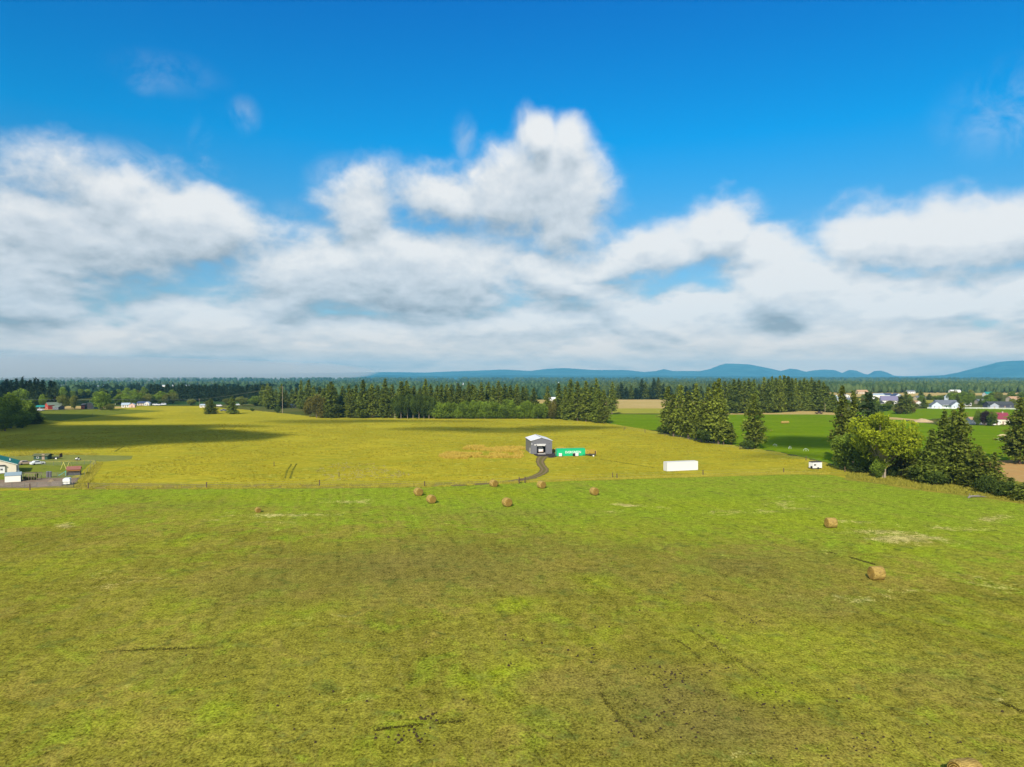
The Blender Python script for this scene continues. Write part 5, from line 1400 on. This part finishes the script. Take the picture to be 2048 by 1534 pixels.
# ---------------------------------------------------------------- barns and sheds far left
RED = plain('barn_red', (.36, .055, .04), .8, var=.15); DROOF = plain('dark_shingles', (.055, .06, .065), .9, var=.15); GROOF = plain('grey_green_roof', (.16, .20, .15), .8)
BLUR = plain('pale_blue_roof', (.36, .44, .50), .6); TANW = plain('tan_wall', (.50, .42, .32), .8); WH2 = plain('warm_white_wall', (.66, .64, .60), .7, var=.06)
BWH = plain('blue_white_wall', (.52, .58, .66), .7, var=.06); SLATE = plain('slate_roof', (.13, .145, .17), .8); PURP = plain('purple_grey_roof', (.17, .155, .24), .8)
PINK = plain('pink_wall', (.62, .42, .38), .8); MAR = plain('maroon_roof', (.22, .035, .06), .7); TANR = plain('tan_roof', (.42, .26, .15), .8); TEALR = plain('teal_green_roof', (.02, .22, .19), .6)
NAVY = plain('navy_roof', (.05, .07, .13), .7)
house('barn', 101, 819, 5.5, 14, 4.2, 2.2, RED, GROOF, -.55, 'y', 'red gabled barn with grey green roof at the far left', 'barn', wins=1)
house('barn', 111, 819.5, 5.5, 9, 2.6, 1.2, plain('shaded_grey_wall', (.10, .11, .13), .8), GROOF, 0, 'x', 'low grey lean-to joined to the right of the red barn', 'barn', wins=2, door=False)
house('canopy', 79, 817.5, 7.0, 6, 1.9, 1.2, mat('dark_infill', (.05, .05, .06), .9), TEALR, .1, 'x', 'small open shed with teal roof left of the red barn', 'shed', wins=0, over=.7)  # solid dark body fills the space under the open roof
quonset(178.5, 818, 8.5, 6.2, 10, plain('dark_green_roof', (.05, .09, .08), .7), mat('dark_barn_front', (.03, .035, .04), .9), 'dark round arched barn beside the large green tree', 'barn', 'barn')
house('barn', 167, 818, 5.0, 6, 3.4, 1.6, RED, DROOF, .1, 'x', 'small red shed leaning left of the dark arched barn', 'barn', wins=1)
house('shed', 249, 815, 7.0, 6, 2.6, 1.8, WH2, BLUR, .3, 'x', 'white shed with pale blue roof and dark openings in the yellow field', 'shed', wins=2)
house('shed', 262, 815, 5.0, 6, 2.8, 1.4, PINK, BLUR, .3, 'y', 'small pinkish shed right of the blue roofed white shed', 'shed', wins=0)
house('house', 282, 811, 9, 7, 2.4, 1.8, TANW, NAVY, .1, 'x', 'low house with dark blue roof among the far left trees', wins=2)
house('house', 293, 811, 5, 5, 2.4, 1.6, WH2, BLUR, .1, 'y', 'tiny white gabled annex right of the blue roofed house', wins=1)
for px, py, c, lab, k in [(236,809.5,(.75,.75,.75),'white car left of the blue roofed sheds','car'),(311,811,(.75,.75,.75),'white truck in the shade right of the sheds','van'),(319,811,(.6,.6,.62),'small pale car between two white trucks','car'),(328,810,(.7,.72,.75),'white truck farthest right in the shaded row','van'),(72,821.5,(.75,.75,.78),'white pickup in front of the teal roofed shed','pickup'),(82,821.5,(.5,.5,.55),'silver car in front of the teal roofed shed','car'),
        (447,822.5,(.10,.11,.13),'dark pickup between the two lone conifers','pickup'),(439,813,(.75,.75,.75),'white van behind the two lone conifers','van'),(474,811,(.7,.75,.8),'pale blue van by the yellow bushes','van'),(1638,828,(.07,.04,.03),'dark truck on the dry verge beyond the green field','pickup')]:
    car(px, py, rnd(-.3, .3), c, lab, k, s=1.15)
for px, lab in ((404,'white shed far behind the lone conifers'),(550,'small white shed in the loose conifer cluster'),(586,'tiny pale shed behind the conifer cluster')):
    house('shed', px, 815, 4.5, 4, 2.2, 1.0, WH2, BLUR, 0, 'x', lab, 'shed', wins=1)
# ---------------------------------------------------------------- houses on the right
house('house', 2006, 849, 9, 8, 3.6, 3.6, plain('cream_wall', (.66, .60, .46), .8), MAR, -.25, 'x', 'cream house with steep maroon roof at the right', chimney=True, wins=3)
house('house', 1964, 849, 11, 8, 3.0, 1.4, WH2, TANR, -.2, 'x', 'low house with tan roof left of the maroon roofed one', wins=3, garage=3.2)
house('shed', 1990, 850, 6, 4, 2.2, .6, WH2, WH2, 0, 'x', 'low white outbuilding between the tan and maroon roofs', 'shed', wins=1)
house('house', 1898, 817, 19, 12, 3.6, 4.2, BWH, SLATE, -.1, 'x', 'long grey roofed ranch house behind the white fence', garage=6, wins=4, porch=True)
house('house', 1906, 817.5, 9, 6, 3.4, 3.2, BWH, SLATE, -.1, 'y', 'pale gabled garage wing at the right of the ranch house', 'garage', wins=1, off=(3, -1))
house('house', 1873, 817.5, 9, 6, 3.4, 3.2, BWH, SLATE, -.1, 'y', 'pale gabled wing at the left of the ranch house', wins=1, off=(0, -1))
house('barn', 2004, 816, 24, 10, 3.2, 2.8, mat('dark_navy_wall', (.06, .06, .09), .8), DROOF, .0, 'x', 'long dark roofed barn behind the white fence', 'barn', wins=3)
house('barn', 1989, 817, 8, 4, 3.2, 2.2, plain('grey_blue_gable', (.36, .38, .46), .8), DROOF, 0, 'y', 'grey gabled end of the dark barn with black doorway', 'barn', wins=0)
for a in [
    ('house',1667,803,12,9,4.5,3.0,BWH,BLUR,.2,'x','pale house with light blue roof at the left end of the town'),
    ('house',1692,796,11,8,3.5,2.2,WH2,SLATE,0,'y','white gabled house peeping over the pine tops'),
    ('barn',1754,798,21,10,5.5,1.8,WHITE,BLUR,0,'x','long white flat sided building in the town'),
    ('house',1773,797,17,9,5,2.2,BWH,NAVY,.1,'x','blue white house right of the long white building'),
    ('house',1782,808,17,10,4.2,4.5,WH2,PURP,-.3,'x','white house with purple grey roof among the townhouses'),
    ('house',1796,798,12,9,4,3.6,BWH,NAVY,.2,'y','house with navy gable left of the brownish pine'),
    ('house',1726,788,19,9,4,3.0,TANW,TANR,.1,'x','tan house on the pale dry field behind the town'),
    ('house',1823,787,14,8,3.5,2.2,WHITE,SLATE,0,'x','white house at the foot of the far forest'),
    ('barn',1912,787,18,8,4.5,2,WHITE,WHITE,0,'x','white roofed barn far behind the ranch house'),
    ('house',1906,803,11,9,5.5,3.4,BWH,BLUR,.3,'y','pale blue two storey house behind the ranch house'),
    ('house',1930,800,10,8,5,3,WH2,SLATE,-.2,'y','white two storey house right of the blue one'),
    ('house',1980,793,12,9,4,3.0,WH2,TEALR,.1,'x','small house with teal green roof in the garden trees'),
    ('house',1843,800,12,8,3.2,2.2,TANW,SLATE,.1,'x','tan bungalow right of the brownish pine'),
    ('house',1836,812,9,8,3,2.4,WH2,TANR,.2,'y','cream cottage left of the small dark fir'),
    ('house',1968,808,11,8,3,2.2,TANW,SLATE,0,'x','tan bungalow left of the long dark barn'),
    ('house',1935,812,8,7,3,2.2,WH2,WH2,.2,'y','small white cottage beside the white fence'),
    ('house',1757,812,11,8,3,2.2,WH2,DROOF,.1,'x','low white house under the pine crown'),
    ('house',1648,805,9,8,3,2.6,WH2,NAVY,-.2,'y','small white house right of the dark conifer stand'),
    ('house',2032,803,13,9,3.4,2.6,TANW,TANR,.1,'x','tan house at the right edge above the dark barn'),
    ('house',1700,806,12,8,3.4,2.6,BWH,SLATE,.1,'x','grey white house hidden behind the two pine tops')]:
    house(*a, wins=3, ww=1.4, wh=1.4)
# white fence of the ranch
def rail_fence(pts, label):
    r = empty('rail_fence', (0, 0, 0), 0, label, 'fence'); W = [Vector((*G(*q), 0)) for q in pts]
    pb = []; q = MB()
    for a, b in zip(W, W[1:]):
        n = max(1, int((b-a).length/5))
        for k in range(n):
            o = MB().box(-.1, .1, -.1, .1, 0, 1.5).build('post', WHITE, r); o.location = a+(b-a)*k/n
        for z in (.5, .95, 1.38): q.add([a+Vector((0, 0, z-.1)), b+Vector((0, 0, z-.1)), b+Vector((0, 0, z+.1)), a+Vector((0, 0, z+.1)), a+Vector((0, .06, z-.1)), b+Vector((0, .06, z-.1)), b+Vector((0, .06, z+.1)), a+Vector((0, .06, z+.1))], [(0,1,2,3),(7,6,5,4),(0,4,5,1),(3,2,6,7),(1,5,6,2),(0,3,7,4)])
    q.build('rail', WHITE, r)
rail_fence([(1855,817.5),(1912,818.2),(1940,817.8),(1980,818.2),(2036,819.5),(2090,820)], 'long white rail fence in front of the ranch house and dark barn')
# pale warehouses on the plain
for a in [
    (132,776,42,20,7,1.5,'long pale warehouse under the fog at the far left'),
    (179,778,36,20,7,1.5,'cream warehouse right of the far left one'),
    (211,776,24,16,6,1.5,'small pale warehouse above the arched barn'),
    (228,777,16,14,6,1.5,'tiny pale warehouse above the white sheds'),
    (331,775,22,16,6,1.5,'white warehouse above the left of the windbreak'),
    (354,775,60,20,6,1.5,'long white warehouse above the middle of the windbreak'),
    (916,771,26,20,9,2,'small white warehouse above the dark belt'),
    (940,772,60,24,8,2,'long white warehouse above the right of the dark belt'),
    (418,773,30,20,6,1.5,'white barn above the right end of the windbreak'),
    (1119,770,18,18,8,2,'white far building above the conifer group'),
    (1105,806,10,8,4,2.5,'small white house beyond the belt by the tan stubble'),
    (1048,806,9,8,3,2,'small pale shed on the tan stubble behind the belt')]:
    px, py, w, d, h, rh, lab = a
    house('warehouse', px, py, w, d, h, rh, WH2, BLUR if w > 20 else WHITE, 0, 'x', lab, 'warehouse', wins=4, ww=2.5, wh=1.6, door=True)
# poles
def pole(px, py, top, label, r=.16, arm=True):
    x, y = G(px, py); h = (py-top)*mpp(py); o = empty('utility_pole', (x, y, 0), 0, label, 'pole')
    MB().cyl(0, 0, -.1, h, r, 8, r*.7).build('shaft', mat('pole_wood', (.30, .24, .17), .9), o)
    if arm:
        a = MB(); a.box(-1.2, 1.2, -.06, .06, h-1.0, h-.85); a.build('crossarm', WOOD, o)
        for s in (-1.1, -.4, .4, 1.1): MB().cyl(s, 0, h-.85, h-.65, .05, 6).build('insulator', WHITE, o)
    return Vector((x, y, h-.7))
A = pole(565, 827, 772, 'tall pale pole standing among the loose conifers', .2)
B = pole(399, 815, 797, 'thin utility pole by the round yellow bush')
C_ = pole(1650, 826, 806, 'short pale pole at the end of the conifer stand', .15, False)
D_ = pole(20, 817, 796, 'utility pole in the trees at the far left')
E_ = pole(213, 815, 797, 'utility pole behind the large green tree at the left')
wr = MB()
for a, b in ((D_, E_), (E_, B), (B, A)):
    for s in (-1.1, 0, 1.1):
        pts = [a.lerp(b, k/10)+Vector((0, s, -4*3*(k/10)*(1-k/10)*.25)) for k in range(11)]
        wr.tube(pts, .035, 3)
tag(wr.build('overhead_wires', GALV), 'pale overhead wires strung between the utility poles on the left', 'wires')
# sprinklers on the green field
for px, py, lab in ((1550,893,'white sprinkler arc nearest the lone pine'),(1580,898,'middle white sprinkler at the green field edge'),(1612,902.5,'right white sprinkler at the green field edge'),(1997,881,'white sprinkler in the far right green field')):
    x, y = G(px, py); r = empty('sprinkler', (x, y, .05), rnd(-1, 1), lab, 'sprinkler')
    pm = mat('pale_pipe', (.62, .68, .68), .4)
    q = MB(); q.cyl(0, 0, 0, 1.0, .05, 8); q.build('riser', pm, r)
    q = MB(); q.tube([(-1.0, 0, .1), (-.7, 0, .8), (0, 0, 1.15), (.7, 0, .8), (1.0, 0, .1)], .05, 6); q.build('hoop', pm, r)
# ---------------------------------------------------------------- tall grass, clods, ruts
def grass(name, pts, hs, w, mt, label, seed=0, nb=5):
    rng = np.random.default_rng(seed); n = len(pts)
    C = np.repeat(np.asarray(pts), nb, 0); Hh = np.repeat(np.asarray(hs), nb)*rng.uniform(.6, 1.1, n*nb)
    a = rng.uniform(0, 6.28, n*nb); ox = rng.normal(size=(n*nb, 2))*w*.6
    bx = C[:, 0]+ox[:, 0]; by = C[:, 1]+ox[:, 1]; ww = w*rng.uniform(.35, .7, n*nb)
    lean = rng.normal(size=(n*nb, 2))*Hh[:, None]*.3
    V = np.zeros((n*nb, 3, 3))
    V[:, 0] = np.stack([bx-np.cos(a)*ww, by-np.sin(a)*ww, np.zeros(n*nb)], 1)
    V[:, 1] = np.stack([bx+np.cos(a)*ww, by+np.sin(a)*ww, np.zeros(n*nb)], 1)
    V[:, 2] = np.stack([bx+lean[:, 0], by+lean[:, 1], Hh], 1)
    T = np.clip(np.repeat(rng.uniform(0, 1, n*nb)[:, None], 3, 1)*.7+np.array([0, 0, .3]), 0, 1)
    me = fast_mesh(name, V.reshape(-1, 3), np.arange(n*nb*3).reshape(-1, 3), mt, {'tint': T.ravel()})
    return tag(mesh_obj(name, me), label, kind='stuff')
def scat(poly_px, n, seed, clump=0.0, sc=6.0):
    rng = np.random.default_rng(seed); P = np.array(w2(poly_px)); out = []
    lo, hi = P.min(0), P.max(0)
    while sum(len(o) for o in out) < n:
        q = rng.uniform(lo, hi, (n*2, 2)); k = inside([tuple(p) for p in P], q[:, 0], q[:, 1])
        if clump: k &= fbm(q[:, 0]/sc, q[:, 1]/sc, seed, 3) > clump
        out.append(q[k])
    return np.concatenate(out)[:n]
OCH = leafy('ochre_grass', (.40, .28, .03), (.80, .60, .12), .3)
GLD = leafy('golden_grass', (.30, .27, .025), (.54, .47, .07), .3)
VRG = leafy('olive_gold_grass', (.17, .18, .02), (.44, .39, .055), .3)
YGR = leafy('yellow_green_grass', (.20, .19, .012), (.46, .38, .03), .3)
rng = np.random.default_rng(12)
P = np.concatenate([scat([(925,899),(935,893),(965,893),(1000,896),(1040,893),(1049,896),(1049,905),(1000,903),(960,901)], 2600, 1, .46, 5), scat([(878,913),(882,908),(905,906),(950,908),(1000,903),(1030,903),(1046,910),(1046,917),(1000,916),(940,918),(890,917)], 4200, 2, .47, 5),
    scat([(1107,901),(1120,897),(1140,898),(1152,900),(1148,903),(1110,904)], 900, 3, .42, 4), scat([(1172,903),(1190,903),(1192,908),(1172,908)], 350, 4)])
grass('tall_dry_grass', P, rng.uniform(.5, 1.15, len(P)), .28, OCH, 'tall ochre dry grass growing left and right of the workshop', 3)
P = np.concatenate([scat([(150,979),(165,974),(175,972),(400,973),(640,969),(860,968),(1000,965),(1036,963),(1036,967),(860,975),(640,976),(400,979),(170,980)], 3400, 5, .42, 3), scat([(1052,964),(1250,956),(1400,950),(1570,945),(1660,946),(1660,949),(1570,948),(1400,953.5),(1250,958.5),(1052,966)], 3000, 6, .36, 3),
    scat([(148,974),(165,955),(195,925),(205,925),(185,958),(172,974)], 1100, 7, .3), scat([(0,912),(30,903),(200,908),(190,911),(90,910),(30,913)], 1200, 17, .3)])
grass('rough_grass', P, rng.uniform(.25, .6, len(P)), .25, GLD, 'rough golden grass along the fence lines', 5)
P = scat([(1690,940),(1760,940),(1900,955),(2048,975),(2140,990),(2140,1025),(2048,1007),(1950,992),(1850,981),(1760,967),(1700,957)], 6500, 8, .33, 4)
grass('rough_grass', P, rng.uniform(.30, .85, len(P)), .24, VRG, 'tall golden grass at the foot of the right hand copse', 6)
P = scat([(0,972),(0,870),(250,855),(640,840),(1085,840),(1190,842),(1320,870),(1480,898),(1650,930),(1690,945),(1400,949),(1250,954),(1060,962),(640,965)], 30000, 9, .40, 14)
P = P[~((P[:, 0] < G(200, 950)[0]) & (P[:, 1] < G(100, 905)[1]))]
dr = np.array([G(x, y) for x, y in [(1090,913),(1080,925),(1089,938),(1080,950),(1045,959),(985,966),(1085,919),(1084,931),(1088,944),(1066,955),(1020,962.5)]])
dd = np.min(np.linalg.norm(P[:, None, :]-dr[None], axis=2), 1)
P = P[(dd > 4.5) & ~((abs(P[:, 0]-11.7) < 7) & (P[:, 1] > 268) & (P[:, 1] < 296))]
grass('meadow_grass', P, rng.uniform(.12, .30, len(P)), .40, YGR, 'seeding yellow grass standing above the meadow', 8, 4)
# dark clods and hoof pocks in the near field
def clods():
    rng = np.random.default_rng(31); L = []
    for px, py, rx, ry, n in [(815,1480,60,22,34),(860,1440,30,8,12),(1340,1355,80,25,60),(1330,1430,110,50,70),(1480,1240,60,30,26),(1560,1400,120,40,30),(860,1428,16,6,5),(470,1358,14,6,3),(1650,1500,200,30,26),(1090,1300,300,60,26),(700,1420,260,60,22),(1420,1320,60,40,22),(1800,1460,160,40,18),(1880,1480,60,25,10)]:
        for _ in range(int(n*.7)): L.append((px+rng.normal()*rx*.5, py+rng.normal()*ry*.5))
    V = []; Fc = []
    for px, py in L:
        if py > 1530: continue
        x, y = G(px, py); s = rng.uniform(.05, .15); k = len(V); n = 7; h = s*.45
        V.append((x, y, h+.15))
        for j in range(n):
            a = 6.283*j/n; V.append((x+math.cos(a)*s*.7*rng.uniform(.7, 1.2), y+math.sin(a)*s*.5*rng.uniform(.7, 1.2), h*.6+.14))
        for j in range(n):
            a = 6.283*j/n; V.append((x+math.cos(a)*s*1.2*rng.uniform(.8, 1.2), y+math.sin(a)*s*.9*rng.uniform(.8, 1.2), .0))
        for j in range(n):
            q = (j+1) % n; Fc += [(k, k+1+j, k+1+q), (k+1+j, k+1+n+j, k+1+n+q), (k+1+j, k+1+n+q, k+1+q)]
    me = fast_mesh('earth_clods', V, Fc, plain('dark_earth', (.035, .024, .008), .95, var=.3), None)
    tag(mesh_obj('earth_clods', me), 'dark clods of earth scattered over the near field', kind='stuff')
clods()
def rut(pts, w, seed):
    """strip of flattened darker growth left by a wheel"""
    rng = np.random.default_rng(seed); W = [Vector(G(*p)) for p in pts]; out = []; hs = []
    for a, b in zip(W, W[1:]):
        n = int((b-a).length*24)
        for k in range(n):
            q = a+(b-a)*(k/n); 
            if fbm(np.array([q.x*.7]), np.array([q.y*.7]), seed)[0] > .36: out.append((q.x+rng.normal()*w*.6, q.y+rng.normal()*w*.6))
    return out
P = scat([(630,940),(680,925),(760,928),(820,950),(770,962),(650,962)], 420, 41, .50, 3)
grass('pale_weeds', P, rng.uniform(.2, .5, len(P)), .22, leafy('pale_weed_heads', (.30, .27, .07), (.58, .50, .20), .3), 'pale seeding weeds in a patch of the yellow meadow', 14)
P = []
for i, (pts, w) in enumerate([([(1410,1190),(1440,1205),(1475,1228),(1520,1250)], .42), ([(1200,1385),(1215,1410),(1245,1445),(1275,1475)], .25), ([(745,1462),(800,1455),(860,1450),(930,1443)], .22), ([(1660,1105),(1700,1115),(1750,1130)], .3), ([(1380,1262),(1410,1280),(1470,1320),(1540,1365)], .3), ([(2000,1405),(2048,1425)], .2), ([(150,1310),(300,1300),(430,1297)], .3), ([(1350,1280),(1380,1300),(1400,1320)], .2)]):
    P += rut(pts, w, 40+i)
P = np.array(P)
RUT = leafy('trodden_grass', (.045, .042, .006), (.10, .095, .014), .1)
grass('trodden_grass', P, rng.uniform(.14, .24, len(P)), .14, RUT, 'dark trodden grass in old wheel ruts across the near field', 9, 3)
P = []
for pts in ([(570,958),(574,942),(583,929)], [(580,958),(585,942),(593,928)], [(1190,918),(1240,925),(1320,938)], [(230,903),(248,893)]):
    P += rut(pts, .16, 77)
P = np.array(P); grass('trodden_grass', P, rng.uniform(.15, .3, len(P)), .12, leafy('pressed_meadow', (.09, .10, .01), (.20, .20, .02), .1), 'pairs of dark wheel marks in the yellow meadow', 10, 3)
# ---------------------------------------------------------------- clouds drifting behind the camera: they throw the soft shadows on the fields
def cloud(px, py, rx, ry, thick, dens, seed, z=500.0):
    gx, gy = G(px, py); k = z/sdir.z; c = Vector((gx, gy, 0))+sdir*k
    rng = np.random.default_rng(seed); nu, nv = 40, 18; V = []
    for i in range(nv+1):
        th = math.pi*i/nv
        for j in range(nu):
            a = 2*math.pi*j/nu
            d = np.array([math.sin(th)*math.cos(a), math.sin(th)*math.sin(a), math.cos(th)])
            f = 1+.55*(fbm(np.array([d[0]*1.6+seed+d[2]]), np.array([d[1]*1.6-seed]), seed, 4)[0]-.5)*2*.8
            V.append((d[0]*rx*f, d[1]*ry*f, d[2]*thick*(f if d[2] > 0 else .5)))
    Fc = [(i*nu+j, (i+1)*nu+j, (i+1)*nu+(j+1) % nu, i*nu+(j+1) % nu) for i in range(nv) for j in range(nu)]
    m = bpy.data.materials.new('cloud_vapour'); m.use_nodes = True; nt = m.node_tree
    for n in list(nt.nodes):
        if n.type != 'OUTPUT_MATERIAL': nt.nodes.remove(n)
    pv = nt.nodes.new('ShaderNodeVolumePrincipled'); pv.inputs['Color'].default_value = (.95, .96, .98, 1); pv.inputs['Density'].default_value = dens
    nt.links.new(pv.outputs[0], nt.nodes['Material Output'].inputs['Volume'])
    me = fast_mesh('cloud', V, Fc, m, None, True); o = mesh_obj('cloud', me); o.location = c
    return tag(o, None, None, None, 'stuff')
for i, (px, py, rx, ry, th, de, lab) in enumerate([
    (80, 872, 122, 72, 32, .085, 'long low cloud whose shadow darkens the left of the meadow'),
    (-50, 838, 110, 66, 30, .11, 'cloud whose shadow covers the left edge trees'),
    (-20, 806, 170, 90, 30, .05, 'cloud whose shadow dims the far left grove'),
    (330, 853, 60, 10, 12, .09, 'thin end of the long low cloud'),
    (900, 858, 36, 11, 12, .06, 'small cloud shading the middle of the meadow'),
    (1010, 862, 40, 16, 12, .05, 'soft cloud shading the meadow behind the workshop'),
    (1130, 856, 34, 16, 12, .06, 'cloud shading the meadow below the conifer group'),
    (660, 843, 46, 22, 12, .035, 'faint cloud shading the meadow before the belt'),
    (820, 843, 60, 8, 10, .04, 'faint streak of cloud over the belt foot'),
    (1640, 886, 30, 26, 16, .08, 'cloud shading the near corner of the green field'),
    (1570, 912, 18, 6, 10, .05, 'small cloud shading the meadow by the lone pine'),
    (420, 790, 260, 150, 26, .05, 'cloud shading the windbreak on the left')]):
    o = cloud(px, py, rx, ry, th, de, i+3); o['label'] = lab

# low fog lying over the plain at the left
fm = bpy.data.materials.new('fog_vapour'); fm.use_nodes = True; nt = fm.node_tree
for n in list(nt.nodes):
    if n.type != 'OUTPUT_MATERIAL': nt.nodes.remove(n)
pv = nt.nodes.new('ShaderNodeVolumePrincipled'); pv.inputs['Color'].default_value = (.93, .95, .93, 1); pv.inputs['Density'].default_value = .00055
nt.links.new(pv.outputs[0], nt.nodes['Material Output'].inputs['Volume'])
V = []; nu, nv = 48, 14
for i in range(nv+1):
    th = math.pi*i/nv
    for j in range(nu):
        a = 2*math.pi*j/nu; dx, dy, dz = math.sin(th)*math.cos(a), math.sin(th)*math.sin(a), math.cos(th)
        f = 1+.5*(fbm(np.array([dx*2+5]), np.array([dy*2+3]), 5, 4)[0]-.5)
        V.append((dx*3700*f, dy*3300*f, dz*150*f))
Fc = [(i*nu+j, (i+1)*nu+j, (i+1)*nu+(j+1) % nu, i*nu+(j+1) % nu) for i in range(nv) for j in range(nu)]
o = mesh_obj('fog', fast_mesh('fog', V, Fc, fm, None, True)); o.location = (-5100, 6000, 75)
tag(o, 'bank of grey fog hanging low over the plain on the left', None, None, 'stuff')
# ---------------------------------------------------------------- haze: the air between here and the hills
HAZE_DENSITY = 6.4e-5
hm = bpy.data.materials.new('haze_air'); hm.use_nodes = True
nt = hm.node_tree
for n in list(nt.nodes):
    if n.type != 'OUTPUT_MATERIAL': nt.nodes.remove(n)
pv = nt.nodes.new('ShaderNodeVolumePrincipled')
pv.inputs['Color'].default_value = (.23, .70, 1.0, 1)
pv.inputs['Density'].default_value = HAZE_DENSITY
pv.inputs['Anisotropy'].default_value = 0.0
nt.links.new(pv.outputs[0], nt.nodes['Material Output'].inputs['Volume'])
hz = MB().box(-19000, 19000, -600, 18500, -1.0, 430).build('haze', hm)
tag(hz, 'pale blue air thickening towards the hills', kind='stuff')
